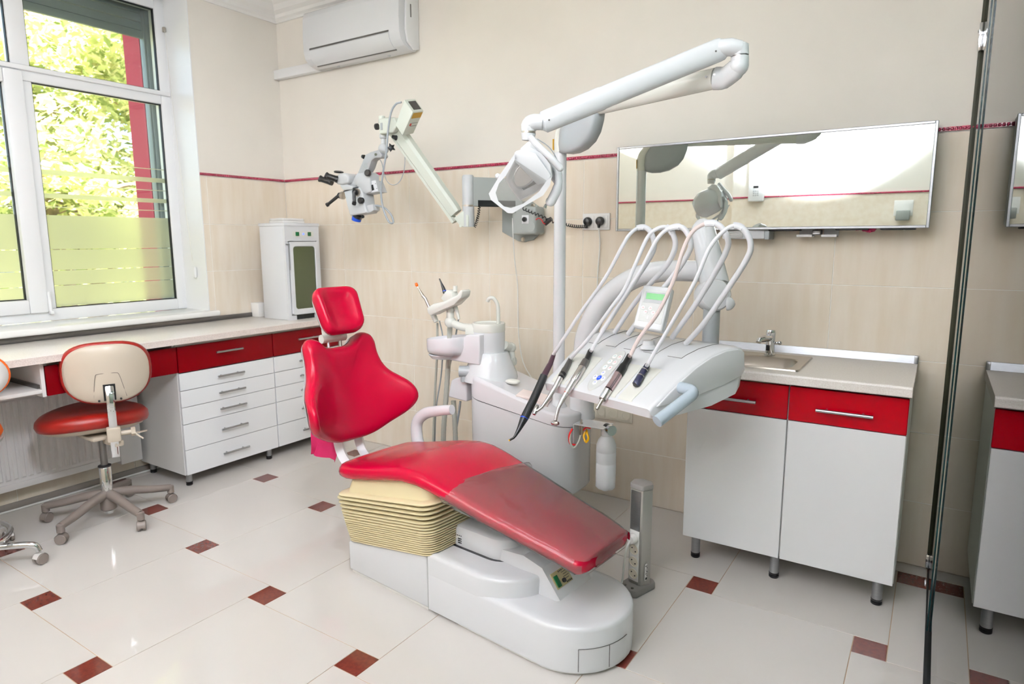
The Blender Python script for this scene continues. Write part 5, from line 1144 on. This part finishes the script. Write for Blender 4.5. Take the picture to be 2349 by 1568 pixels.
hpc('contra_angle', 'silver contra angle with red ring and black boot in mid tray', 2, [
    ('boot', 'black', [(T_(1356, 803, .075), .0095), (T_(1354, 806, .074), .0105), (T_(1346, 824, .062), .0105), (T_(1344, 827, .06), .0125)]),
    ('coupling', 'steel_dark', [(T_(1344, 827, .06), .014), (T_(1338, 838, .055), .0152), (T_(1335, 843, .05), .0155)]),
    ('body', 'silver', [(T_(1337, 840, .052), .0148), (T_(1318, 872, .03), .0145), (T_(1316, 875, .03), .0135), (T_(1303, 896, .01), .0125), (T_(1299, 903, .005), .0105)]),
    ('ring', 'red_dot', [(T_(1300.6, 900, .006), .0112), (T_(1299.6, 902, .005), .011)]),
    ('neck', 'silver', [(T_(1299, 902, .005), .0102), (T_(1290, 917, -.01), .0085), (T_(1281, 934, -.02), .0068), (T_(1276, 955, -.025), .0062), (T_(1274, 966, -.026), .0062)]),
    ('head', 'silver', [(T_(1267, 969, -.026), .007), (T_(1269, 969.5, -.026), .008), (T_(1277, 971, -.026), .008), (T_(1281, 970, -.026), .006)])])
hpc('micromotor', 'pinkish metal micromotor with black boot hanging from pink hose', 3, [
    ('boot', 'black', [(T_(1444, 815, .075), .010), (T_(1443, 818, .074), .0112), (T_(1434, 834, .065), .0112), (T_(1430, 839, .06), .014), (T_(1428, 844, .058), .0155), (T_(1419, 858, .05), .0165)]),
    ('motor', 'pink_metal', [(T_(1420, 855, .05), .0158), (T_(1412, 869, .04), .0155), (T_(1411, 871, .04), .015), (T_(1396, 893, .02), .0148)]),
    ('front_sleeve', 'silver', [(T_(1396, 893, .02), .0146), (T_(1383, 914, .005), .0142), (T_(1382, 916, .004), .0125)]),
    ('coupling', 'steel', [(T_(1383, 914, .005), .0065), (T_(1379, 920, .0), .0065), (T_(1378.5, 921, .0), .0056), (T_(1370, 936, -.008), .0062), (T_(1369, 938, -.009), .005)])])
hpc('hose_coupling', 'short navy blue hose coupling without instrument rightmost on the tray', 4, [
    ('coupling', 'navy', [(T_(1485, 837, .075), .0095), (T_(1479, 847, .07), .0108), (T_(1478, 849, .07), .012), (T_(1470, 862, .06), .0122), (T_(1469, 864, .06), .0132), (T_(1459, 881, .05), .0132), (T_(1458, 882, .05), .011)]),
    ('ring', 'silver', [(T_(1478.8, 848, .07), .0122), (T_(1477.8, 849.6, .07), .0124)]), ('ring', 'silver', [(T_(1470.2, 862, .06), .0132), (T_(1469.2, 863.6, .06), .0134)]),
    ('opening', 'black', [(T_(1458.2, 881.8, .05), .0085), (T_(1457, 883.6, .049), .0085)])])
# ------------------------------------------------------------------ wall microscope
sc = thing('operating_microscope', 'grey surgical microscope on a long wall mounted spring arm', 'microscope', (1.97, -.05, 1.36))
def m_(x, y, yy): return at(x, y, y=yy)
wp = [at(x, y, y=0) for x, y in ((1205, 462), (1222, 462), (1238, 474), (1238, 538), (1226, 550), (1206, 555), (1192, 553), (1155, 532), (1155, 470), (1170, 462))]
obj('wall_plate', MB().prism([V((p.x, -.001, p.z)) for p in wp], (0, -.014, 0), .003), 'box_grey', sc)
c0, c1 = at(1178, 490, y=-.10), at(1232, 540, y=-.10)
cb_ = MB(); cb_.bx((c0.x-.005, -.115, c1.z+.005), (c1.x, -.014, at(1200, 474, y=-.1).z), .016, 3); bx_o = obj('control_box', cb_, 'box_grey', sc)
s0 = at(1205, 503, y=-.116); obj('switch_plate', MB().box(s0, (.043, .003, .045), .001).box(s0, (.040, .005, .042), .002), 'med_white', bx_o); obj('rotary_switch', MB().cyl(s0, s0+V((0, -.014, 0)), .0125, seg=18).box(s0+V((0, -.016, 0)), (.005, .006, .022), .001), 'black', bx_o)
obj('side_slot', MB().box((c0.x-.004, -.07, s0.z+.01), (.004, .012, .1)), 'black', bx_o, flat=True)
for x, y in ((1223, 471), (1200, 549)): q = at(x, y, y=-.015); obj('bolt', MB().cyl(q, q+V((0, -.008, 0)), .0085, seg=6).cyl(q, q+V((0, -.003, 0)), .012, seg=16), 'steel', sc)
rc = at(1231, 519, y=-.116); obj('round_cover', MB().lathe([(.03, 0), (.03, .002), (.028, .002)], (c1.x-.034, -.114, rc.z), (0, -1, 0), 24), 'box_grey', bx_o)
CXY = at(1074, 460, y=-.30); ch_ = V((CXY.x, -.30, 0)); zt0, zt1, zt2 = at(1074, 405, y=-.3).z, at(1074, 470, y=-.3).z, at(1074, 520, y=-.3).z
obj('pivot_column', MB().lathe([(.026, zt0+.008), (.031, zt0), (.031, zt1)], (ch_.x, ch_.y, 0), seg=24), 'scope_grey', sc); obj('pivot_column', MB().lathe([(.031, zt1-.008), (.031, zt2)], (ch_.x, ch_.y, 0), seg=24), 'scope_grey', sc)
obj('pivot_ring', MB().lathe([(.0325, zt1-.008), (.0325, zt1)], (ch_.x, ch_.y, 0), seg=24), 'steel', sc)
ew = V((1.99, -.10, 0)); ed_ = (ew-ch_).normalized(); ep = V((-ed_.y, ed_.x, 0))
ea = MB(); z0, z1 = zt1-.006, zt0-.004
def eq(p, z): return V((p.x, p.y, z))
ea.loft([[eq(ch_+ed_*s+ep*k, z) for k, z in ((-.028, z0), (.028, z0), (.028, z1), (-.028, z1))] for s in (.02, (ew-ch_).length+.04)]); obj('extension_arm', ea, 'box_grey', sc, ang=20)
obj('arm_channel', MB().loft([[eq(ch_+ed_*s+ep*k, z) for k, z in ((-.0295, z0-.0), (.0295, z0-.0), (.0295, z0+.03), (-.0295, z0+.03))] for s in (.045, (ew-ch_).length+.0)]), 'black', sc, flat=True)
obj('wall_pivot', MB().cyl((ew.x, ew.y, c1.z+.12), (ew.x, ew.y, z0), .03, seg=20), 'box_grey', sc)
# black spiral cords
def coil(pts, r_, turns, R_):
    P = smooth(pts, 10); out = []; n = turns*12; L_ = len(P)-1
    for i in range(n+1):
        t_ = i/n*L_; k = min(int(t_), L_-1); p = P[k].lerp(P[k+1], t_-k); d_ = (P[k+1]-P[k]).normalized(); a_ = d_.orthogonal().normalized(); a_ = (V((0, 1, .0))-d_*d_.y).normalized(); b_ = d_.cross(a_); w_ = 2*math.pi*turns*i/n; out.append(p+a_*R_*math.cos(w_)+b_*R_*math.sin(w_))
    return MB().tube(out, r_, 6)
obj('spiral_cord', coil([at(1100, 470, y=-.27), at(1096, 498, y=-.27), at(1090, 520, y=-.29)], .0022, 11, .006), 'cable_black', sc)
obj('spiral_cord', coil([at(1198, 477, y=-.14), at(1230, 491, y=-.135), at(1268, 508, y=-.06), at(1300, 515, y=-.045), at(1322, 519, y=-.04), at(1343, 519, y=-.038)], .0026, 24, .0068), 'cable_black', sc)
pcx = at(1350, 508, y=-.012); pl2 = plug(pcx, sc, None)
q = at(1258, 506, y=-.075); cb2 = MB(); cb2.tube([q+V((-.02, 0, -.016)), q+V((.018, 0, .01))], .012, 10); obj('connector_block', cb2, 'black', sc)
obj('red_wire', MB().tube(smooth([at(1229, 504, y=-.116), at(1236, 500, y=-.11), at(1243, 505, y=-.10), at(1247, 512, y=-.09), at(1254, 513, y=-.08)], 5), .0024, 6), 'cable_red', sc)
# spring arm
y1, y2 = -.30, -.42
s1, s2 = m_(1054, 500, y1), m_(905, 290, y2); sd_ = (s2-s1).normalized(); sn = sd_.cross(V((0, 1, 0))).normalized(); sb2 = sd_.cross(sn)
def srect(p, a_, b_): return [p+sn*x+sb2*y for x, y in ((-a_, -b_*.6), (-a_*.6, -b_), (a_*.6, -b_), (a_, -b_*.6), (a_, b_*.6), (a_*.6, b_), (-a_*.6, b_), (-a_, b_*.6))]
obj('spring_arm', MB().loft([srect(s1+sd_*.03, .03, .028), srect(s1+sd_*.06, .034, .03), srect(s2-sd_*.03, .038, .032), srect(s2, .034, .03)]), 'scope_green', sc, ang=20)
obj('arm_rail', MB().loft([srect(p-sn*.034*(1 if sn.x < 0 else -1)*-1, .012, .026) for p in (s1+sd_*.0, s2)]), 'scope_green', sc, ang=20)
hj = MB(); hj.prism([m_(1040, 500, y1-.03), m_(1062, 482, y1-.03), m_(1074, 494, y1-.03), m_(1074, 520, y1-.03), m_(1056, 520, y1-.03)], (0, .06, 0), .006); hj.cyl(m_(1056, 518, y1-.033), m_(1056, 518, y1+.033), .007, seg=12); obj('arm_hinge', hj, 'scope_green', sc)
# light housing on the arm
lh = [(925, 228), (972, 254), (944, 315), (918, 302), (906, 286)]
LH0 = m_(940, 270, -.42); ax_u = (m_(926, 228, -.42)-m_(908, 287, -.42)).normalized()
B0 = m_(909, 286, -.47); B1 = m_(926, 229, -.47); hv = (B1-B0); wv = V((.62, -.50, -.28)).normalized()*.085; wv2 = V((.30, .75, -.35)).normalized()*.11
fr_ = [m_(x, y, -.50) for x, y in ((907, 287), (927, 228), (947, 257), (923, 311))]
bkv = m_(972, 254, -.40)-m_(947, 257, -.50)
hb2 = MB(); hb2.prism(fr_, bkv, .004, 2); lhb = obj('light_housing', hb2, 'scope_green', sc, ang=30)
def onquad(P, u, v, d_=V((0, 0, 0))): return P[0]*(1-u)*(1-v)+P[1]*u*(1-v)+P[2]*u*v+P[3]*(1-u)*v+d_
topq = [fr_[1], fr_[2], fr_[2]+bkv, fr_[1]+bkv]; nt_ = (topq[1]-topq[0]).cross(topq[3]-topq[0]).normalized(); nt_ = nt_ if nt_.z > 0 else -nt_
obj('vent_grille', MB().prism([onquad(topq, u, v, nt_*.0005) for u, v in ((.2, .2), (.85, .2), (.85, .85), (.2, .85))], nt_*.002), 'black', lhb, flat=True)
rq = [fr_[3], fr_[2], fr_[2]+bkv, fr_[3]+bkv]; nr_ = (rq[1]-rq[0]).cross(rq[3]-rq[0]).normalized(); nr_ = nr_ if nr_.dot(CAM-fr_[2]) > 0 else -nr_
obj('warning_label', MB().prism([onquad(rq, u, v, nr_*.0003) for u, v in ((.72, .1), (.95, .1), (.95, .95), (.72, .95))], nr_*.001), 'yellow_label', lhb, flat=True)
obj('label_dot', MB().cyl(onquad(rq, .45, .3), onquad(rq, .45, .3)+nr_*.0015, .008, seg=16), 'red_dot', lhb)
obj('label_line', MB().prism([onquad(rq, u, v, nr_*.0003) for u, v in ((.5, .35), (.515, .35), (.515, .9), (.5, .9))], nr_*.0006).prism([onquad(rq, u, v, nr_*.0003) for u, v in ((.37, .35), (.385, .35), (.385, .9), (.37, .9))], nr_*.0006), 'steel_dark', lhb, flat=True)
# coupling head and suspension
yh = -.44
hk = MB(); hk.prism([m_(867, 272, yh-.035), m_(882, 269, yh-.035), m_(902, 268, yh-.035), m_(912, 286, yh-.035), m_(900, 304, yh-.035), m_(870, 308, yh-.035)], (0, .07, 0), .008, 3); q = m_(876, 268, yh); hk.cyl(q-V((0, 0, .03)), q+V((0, 0, .004)), .02, .016, seg=18); cp = obj('coupling_head', hk, 'scope_green', sc)
lb_ = MB(); lb_.box(m_(875, 290, yh-.0365), (.014, .002, .036)); obj('label', lb_, 'pvc_grey', cp, flat=True)
obj('clamp_knob', MB().lathe([(.012, 0), (.017, .004), (.017, .016), (.01, .02)], m_(868, 290, yh), (-1, -.1, 0), 14), 'black', cp)
dpst = MB(); dpst.lathe([(.02, 0), (.02, -.018), (.016, -.022), (.0125, -.024), (.0125, -.075)], m_(879, 308, yh), (0, 0, 1), 18); dpst.ball(m_(880, 341, yh), .029, 18); obj('suspension_joint', dpst, 'scope_grey', sc)
st_ = MB(); c_ = m_(897, 339, yh-.02); ax2 = V((.8, -.55, .1)).normalized(); a_ = ax2.orthogonal().normalized(); b_ = ax2.cross(a_)
st_.prism([c_+(a_*math.cos(t_)+b_*math.sin(t_))*(.024 if k % 2 == 0 else .012) for k, t_ in enumerate([2*math.pi*k/10 for k in range(10)])], ax2*.012, .002); st_.cyl(c_-ax2*.02, c_, .01, seg=12); obj('star_knob', st_, 'black', sc)
obj('tension_knob', MB().lathe([(.01, 0), (.014, .006), (.008, .03)], m_(911, 317, yh), (-.8, -.2, .3), 12).cyl(m_(911, 317, yh), m_(904, 315, yh), .004, seg=8), 'black', sc)
cr = [(877, 356), (868, 343), (850, 348), (838, 354), (833, 366), (822, 392), (818, 402), (836, 402), (846, 386), (852, 368), (860, 362), (874, 362)]
crk = obj('crank_arm', MB().prism([m_(x, y, yh-.025) for x, y in cr], (0, .05, 0), .006, 2), 'scope_mid', sc, ang=35)
obj('screw_cap', MB().cyl(m_(862, 354, yh-.026), m_(862, 354, yh-.031), .007, seg=14), 'chrome', crk); obj('cover_disc', MB().cyl(m_(840, 379, yh-.0255), m_(840, 379, yh-.029), .012, seg=18), 'box_grey', crk); obj('clamp_knob', MB().lathe([(.008, 0), (.012, .003), (.01, .016)], m_(836, 360, yh), (-1, 0, .3), 12), 'black', crk)
# optic carrier and body
ca = [(809, 412), (817, 397), (840, 393), (848, 398), (850, 440), (838, 444), (820, 432)]
obj('carrier', MB().prism([m_(x, y, yh-.035) for x, y in ca], (0, .075, 0), .008, 2), 'scope_grey', sc, ang=35)
obj('focus_knob', MB().lathe([(.015, 0), (.018, .004), (.018, .018), (.014, .022)], m_(846, 397, yh-.035), (.3, -1, 0), 18), 'black', sc)
bxs = obj('illuminator_box', MB().prism([m_(x, y, yh-.02) for x, y in ((828, 420), (858, 413), (868, 440), (834, 446))], (0, .07, 0), .003), 'scope_grey', sc, ang=35)
pn = obj('side_panel', MB().prism([m_(x, y, yh-.023) for x, y in ((842, 417), (861, 413), (867, 438), (847, 443))], (0, .004, 0)), 'med_white', bxs, flat=True)
gv = MB()
for x in (845.5, 851): gv.prism([m_(x+dx, y, yh-.0262) for dx, y in ((0, 424), (4, 423), (6.5, 435), (2.5, 437))], (0, .003, 0))
for x, y in ((850, 417), (861, 421), (864, 432), (849, 441)): q = m_(x, y, yh-.0245); gv.cyl(q, q+V((0, .003, 0)), .0022, seg=8)
obj('panel_slot', gv, 'black', pn, flat=True)
bo = [(788, 438), (812, 433), (822, 428), (833, 446), (836, 470), (842, 488), (812, 493), (802, 494), (795, 470)]
body = obj('microscope_body', MB().prism([m_(x, y, yh-.045) for x, y in bo], (0, .085, 0), .008, 3), 'scope_grey', sc, ang=35)
obj('body_seam', MB().prism([m_(x, y, yh-.046) for x, y in ((787, 438), (820, 428), (821, 430), (788, 440))], (0, .087, 0)), 'black', body, flat=True)
obj('side_port', MB().prism([m_(x, y, yh-.03) for x, y in ((840, 471), (855, 468), (857, 482), (850, 487), (842, 488))], (0, .05, 0), .004), 'scope_grey', body)
o0, o1, o2 = m_(822, 491, yh-.003), m_(819, 497, yh-.003), m_(817, 506, yh-.003)
obj('objective_ring', MB().cyl(o0, o1, .030, .029, seg=24), 'black', body); oc = obj('objective_cap', MB().cyl(o1, o2, .0275, .026, seg=24), 'blue_cap', body); q = m_(830, 498, yh-.02); obj('cap_screw', MB().cyl(q, q+V((.018, -.008, .003)), .0055, seg=10).cyl(q+V((.01, -.004, .002)), q+V((.016, -.007, .003)), .009, seg=10), 'black', oc)
obj('hand_wheel', MB().lathe([(.014, 0), (.0175, .004), (.0175, .02), (.013, .024)], m_(831, 460, yh-.046), (.2, -1, 0), 18), 'black', body)
for (hx, hy, ex, ey, yy, dv) in ((819, 441, 813, 464, yh-.05, V((.2, -1, 0))), (786, 448, 753, 468, yh-.02, V((-1, -.2, 0)))):
    q = m_(hx, hy, yy); h_ = MB(); h_.lathe([(.021, -.008), (.022, 0), (.02, .01)], q, dv, 20); hk_ = obj('handle_collar', h_, 'steel', body)
    q2 = m_(ex, ey, yy-.035); g2 = MB(); g2.ball(q+dv*.018, .017, 14); g2.tube([q+dv*.018+V((0, -.008, 0)), q2], [.0095, .0085], 12); g2.cyl(q2, q2+(q2-q).normalized()*.012, .0115, seg=12); obj('steering_handle', g2, 'black', hk_)
# binocular head
bh = MB(); bh.tube([m_(822, 420, yh), m_(805, 418, yh-.01), m_(796, 412, yh-.02)], [.024, .026, .024], 18); bh.prism([m_(x, y, yh-.05) for x, y in ((790, 420), (812, 428), (806, 435), (786, 436), (778, 424))], (0, .07, 0), .006); bino = obj('binocular_joint', bh, 'scope_grey', sc)
bh2 = MB(); bh2.prism([m_(x, y, yh-.062) for x, y in ((766, 412), (776, 397), (790, 396), (800, 404), (798, 420), (784, 424), (770, 422))], (0, .095, 0), .012, 3); bb = obj('binocular_body', bh2, 'scope_grey', sc, ang=40)
obj('top_dial', MB().lathe([(.026, 0), (.027, .003), (.027, .007), (.02, .010)], m_(777, 396, yh-.02), V((.2, -.1, 1)), 22), 'black', bb)
for a0, a1, a2 in ((m_(776, 412, yh-.055), m_(752, 404, yh-.085), m_(746, 401, yh-.092)), (m_(762, 418, yh+.0), m_(738, 411, yh-.02), m_(731, 408, yh-.027))):
    ob = MB(); ob.tube([a0, a0.lerp(a1, .2), a0.lerp(a1, .22), a1], [.019, .0195, .018, .016], 18); oo = obj('eyepiece_tube', ob, 'black', bb); ob = MB(); d_ = (a2-a1).normalized(); ob.lathe([(.015, 0), (.018, .004), (.0195, .012), (.016, .0125), (.013, .004)], a1, d_, 20); obj('eyecup', ob, 'black_soft', oo)
# light guide and thin cable
obj('light_guide', MB().tube(smooth([m_(921, 234, -.48), m_(908, 239, -.49), m_(897, 258, -.50), m_(890, 300, -.50), m_(886, 350, -.50), m_(878, 400, -.49), m_(874, 440, -.48), m_(879, 478, -.47), m_(892, 508, -.47), m_(902, 510, -.47), m_(898, 494, -.46), m_(884, 478, -.46), m_(868, 472, -.45), m_(857, 472, -.45)], 5), .0052, 10), 'cable_grey', sc)
obj('thin_cable', MB().tube(smooth([m_(868, 362, -.43), m_(876, 374, -.44), m_(881, 398, -.44), m_(889, 417, -.43), m_(902, 424, -.42), m_(916, 417, -.42), m_(926, 395, -.41), m_(929, 368, -.41), m_(928, 350, -.41)], 5), .0022, 8), 'cable_grey', sc)
# ------------------------------------------------------------------ stools
def caster(mb, wheel, p, dr, r_=.024, w_=.036):
    d_ = V((math.cos(dr), math.sin(dr), 0)); n_ = V((-d_.y, d_.x, 0)); c = V((p[0], p[1], r_))
    for s in (-1, 1): wheel.lathe([(r_*.55, 0), (r_*.95, .002), (r_, .006), (r_, w_*.36), (r_*.9, w_*.42)], c+n_*s*.004, n_*s, 20)
    out = []
    for k in range(9): a = math.radians(-10+22*k); out.append(c+d_*math.cos(a)*(r_+.002)+V((0, 0, math.sin(a)*(r_+.002))))
    mb.loft([[q-n_*w_*.42, q+n_*w_*.42] for q in out], cap=False, closed=False); mb.loft([[q-n_*w_*.42+(c-q)*.1, q+n_*w_*.42+(c-q)*.1] for q in out], cap=False, closed=False)
S0 = V((.545, -1.60, 0)); stl = thing('operator_stool', 'red upholstered stool with cream back shell and taupe five star base', 'stool', S0)
hub = MB(); hub.lathe([(.03, .045), (.036, .05), (.038, .13), (.034, .14), (.03, .141)], S0, seg=24); hubo = obj('base_hub', hub, 'taupe', stl)
obj('lower_tip', MB().lathe([(.012, .022), (.02, .026), (.02, .05)], S0, seg=18), 'chrome', stl)
tips = [(.34, -1.79), (.655, -1.855), (.815, -1.592), (.607, -1.362), (.36, -1.42)]
for i, (tx, ty) in enumerate(tips):
    tp = V((tx, ty, 0)); d_ = (tp-S0); d_.z = 0; L_ = .285; d_.normalize(); tp = S0+d_*L_
    pts = smooth([S0+d_*.02+V((0, 0, .128)), S0+d_*.10+V((0, 0, .118)), S0+d_*.20+V((0, 0, .096)), tp+V((0, 0, .082))], 4)
    lg = MB(); lg.tube(pts, [(.024-.006*k/len(pts), .026-.009*k/len(pts)) for k in range(len(pts))], 8, flat=(0, 0, 1)); lg.lathe([(.017, .055), (.017, .09), (.012, .094)], tp, seg=14); o_ = obj('base_arm', lg, 'taupe', stl, ang=50)
    mb, wh = MB(), MB(); caster(mb, wh, (tp.x, tp.y), random.Random(i).uniform(0, 6)); mb.cyl(tp+V((0, 0, .04)), tp+V((0, 0, .057)), .006, seg=8); obj('caster_hood', mb, 'caster_grey', o_); obj('caster_wheel', wh, 'taupe', o_)
obj('outer_column', MB().lathe([(.0265, .138), (.0265, .262), (.024, .266)], S0, seg=24), 'chrome', stl); obj('column_bush', MB().lathe([(.026, .266), (.029, .268), (.029, .274), (.02, .278)], S0, seg=20), 'black', stl); obj('gas_spring', MB().lathe([(.0155, .27), (.0155, .42)], S0, seg=20), 'steel_dark', stl)
pan = MB(); pan.box(S0+V((-.02, 0, .425)), (.16, .13, .018), .005); pan.box(S0+V((.06, .02, .40)), (.14, .045, .03), .008); obj('mechanism', pan, 'stool_shell', stl)
SCN = S0+V((-.11, .02, .487)); seat_ang = math.radians(-20)
def sring(s, z, n=40):
    out = []
    for k in range(n):
        a = 2*math.pi*k/n; x, y = .215*s*math.cos(a), .245*s*math.sin(a)
        out.append(SCN+Matrix.Rotation(seat_ang, 3, 'Z')@V((x, y, z+.012*math.cos(2*a)*s)))
    return out
obj('seat', MB().loft([sring(.3, -.02), sring(.88, -.02), sring(.97, -.012), sring(1, .006), sring(.985, .028), sring(.93, .043), sring(.8, .052), sring(.4, .046), sring(.05, .044)]), 'stool_red', stl, ang=80)
obj('seat_shell', MB().loft([sring(.3, -.05), sring(.7, -.045), sring(.88, -.028), sring(.9, -.018)]), 'stool_shell', stl, ang=80)
BC = V((.65, -1.592, .748)); bd_ = V((math.cos(math.radians(-23)), math.sin(math.radians(-23)), -.10)).normalized(); bs = V((0, 0, 1)).cross(bd_).normalized(); bu = bd_.cross(bs)
def bring(s, d_, n=44, sx=.188, sz=.150):
    out = []
    for k in range(n):
        a = 2*math.pi*k/n; x = sx*s*math.copysign(abs(math.cos(a))**.72, math.cos(a)); z = sz*s*math.copysign(abs(math.sin(a))**.8, math.sin(a)); out.append(BC+bs*x+bu*z+bd_*(d_-1.6*(x*x)))
    return out
obj('backrest', MB().loft([bring(.2, -.052), bring(.7, -.05), bring(.9, -.042), bring(.98, -.025), bring(1.02, -.006), bring(1.0, .008), bring(.95, .012), bring(.5, .012)]), 'stool_red', stl, ang=80)
bsh = obj('back_shell', MB().loft([bring(.955, .008), bring(.945, .018), bring(.88, .026), bring(.6, .034), bring(.3, .037), bring(.05, .038)]), 'stool_shell', stl, ang=80)
ol = MB(); pts = [BC+bs*x+bu*z+bd_*(.0375-1.2*x*x-.9*z*z) for x, z in ((-.065, -.128), (-.06, -.06), (-.052, -.005), (-.04, .008), (.03, .008), (.045, -.004), (.058, -.06), (.07, -.118))]; ol.tube(smooth(pts, 3), .0013, 5); obj('panel_seam', ol, 'taupe', bsh)
obj('slot', MB().box(BC+bu*(-.085)+bd_*.031, (.012, .05, .08), R=Matrix((bd_, bs, bu)).transposed()), 'black', bsh)
for x in (-.045, .045): q = BC+bs*x+bu*-.125+bd_*.026; obj('screw', MB().cyl(q, q+bd_*.006, .005, seg=10), 'black', bsh)
bq = smooth([BC+bu*-.055+bd_*.036, BC+bu*-.10+bd_*.06, BC+bu*-.16+bd_*.068+V((0, 0, 0)), BC+bu*-.24+bd_*.062, BC+bu*-.41+bd_*.05], 5)
obj('back_bar', MB().tube(bq, [(.0035, .017)]*len(bq), 8, flat=bd_), 'chrome', stl, ang=40)
cq = BC+bu*-.29+bd_*.055; Rb = Matrix((bd_, bs, bu)).transposed(); cl_ = obj('clamp_block', MB().box(cq, (.04, .058, .07), .006, R=Rb), 'stool_shell', stl)
obj('clamp_screw', MB().cyl(cq+bs*.02, cq+bs*.075, .011, seg=12), 'stool_shell', stl); obj('clamp_knob', MB().cyl(cq+bs*.072, cq+bs*.09, .021, seg=6), 'stool_shell', stl); obj('height_lever', MB().tube([cq+bs*.08, cq+bs*.105+bd_*.02+V((0, 0, -.022)), cq+bs*.12+bd_*.025+V((0, 0, -.034))], .0045, 8), 'stool_shell', stl)
obj('clamp_arm', MB().tube([S0+V((.05, .01, .402)), cq-bd_*.02+V((0, 0, -.01))], [.018, .02], 10), 'stool_shell', stl)
obj('tilt_paddle', MB().tube([S0+V((0, .05, .41)), S0+V((.06, .14, .415)), S0+V((.08, .18, .42))], [(.004, .008), (.004, .014), (.003, .012)], 10, flat=(0, 0, 1)), 'stool_shell', stl)
# second stool cut by the left edge of the photo
c2 = at(93, 1282, z=.02); S1 = V((.60, -2.245, 0)); s2_ = thing('assistant_stool', 'chrome based stool with orange seat cut off by the left photo edge', 'stool', S1)
obj('base_hub', MB().lathe([(.03, .06), (.034, .07), (.034, .12), (.026, .126)], S1, seg=20), 'chrome', s2_)
d0 = math.atan2(c2.y-S1.y, c2.x-S1.x); L2 = (V((c2.x, c2.y, 0))-S1).length
for i in range(5):
    a = d0+2*math.pi*i/5; d_ = V((math.cos(a), math.sin(a), 0)); tp = S1+d_*L2
    lg = MB(); lg.tube(smooth([S1+d_*.02+V((0, 0, .10)), S1+d_*L2*.6+V((0, 0, .098)), S1+d_*L2*.93+V((0, 0, .088)), tp+V((0, 0, .058))], 5), [.014]*12+[.0125]*4, 14); o_ = obj('base_arm', lg, 'chrome', s2_)
    mb, wh = MB(), MB(); caster(mb, wh, (tp.x, tp.y), a+.9); mb.cyl(tp+V((0, 0, .04)), tp+V((0, 0, .06)), .006, seg=8); obj('caster_hood', mb, 'caster_pale', o_); obj('caster_wheel', wh, 'caster_grey', o_)
rg = [S1+V((.205*math.cos(a), .205*math.sin(a), .142)) for a in [2*math.pi*k/40 for k in range(41)]]; obj('foot_ring', MB().tube(rg, .012, 12), 'chrome', s2_)
for i in range(3): a = .6+2.094*i; obj('ring_spoke', MB().cyl(S1+V((.02*math.cos(a), .02*math.sin(a), .135)), S1+V((.2*math.cos(a), .2*math.sin(a), .142)), .006, seg=8), 'chrome', s2_)
obj('gas_column', MB().lathe([(.025, .12), (.025, .28), (.016, .281), (.016, .47)], S1, seg=20), 'chrome', s2_)
def r2(s, z, n=36): return [S1+V((.225*s*math.cos(2*math.pi*k/n)+.0, .225*s*math.sin(2*math.pi*k/n)+.0, z)) for k in range(n)]
zq = at(8, 990, x=.66).z
obj('seat', MB().loft([r2(.6, zq-.012), r2(.95, zq-.01), r2(1, zq+.012), r2(.97, zq+.035), r2(.85, zq+.048), r2(.3, zq+.046)]), 'stool_orange', s2_, ang=80); obj('seat_shell', MB().loft([r2(.5, zq-.05), r2(.85, zq-.045), r2(.98, zq-.022), r2(1.0, zq-.008)]), 'caster_pale', s2_, ang=80)
q = at(0, 860, x=.78); B2 = V((.74, q.y-.125, q.z)); b2 = V((1, -.25, 0)).normalized(); b2s = V((0, 0, 1)).cross(b2)
def r3(s, d_, n=36): return [B2+b2s*(.165*s*math.copysign(abs(math.cos(2*math.pi*k/n))**.75, math.cos(2*math.pi*k/n)))+V((0, 0, .1*s*math.sin(2*math.pi*k/n)))+b2*d_ for k in range(n)]
obj('backrest', MB().loft([r3(.6, -.05), r3(.93, -.04), r3(1.02, -.015), r3(1, 0)]), 'stool_orange', s2_, ang=80); obj('back_shell', MB().loft([r3(.97, 0), r3(.95, .012), r3(.8, .022), r3(.3, .028)]), 'caster_pale', s2_, ang=80)
obj('back_bar', MB().tube(smooth([B2+b2*.03, B2+b2*.05+V((0, 0, -.15)), V((S1.x+.12, S1.y+.0, zq-.09)), S1+V((.02, 0, zq-.06))], 5), .012, 10), 'chrome', s2_)
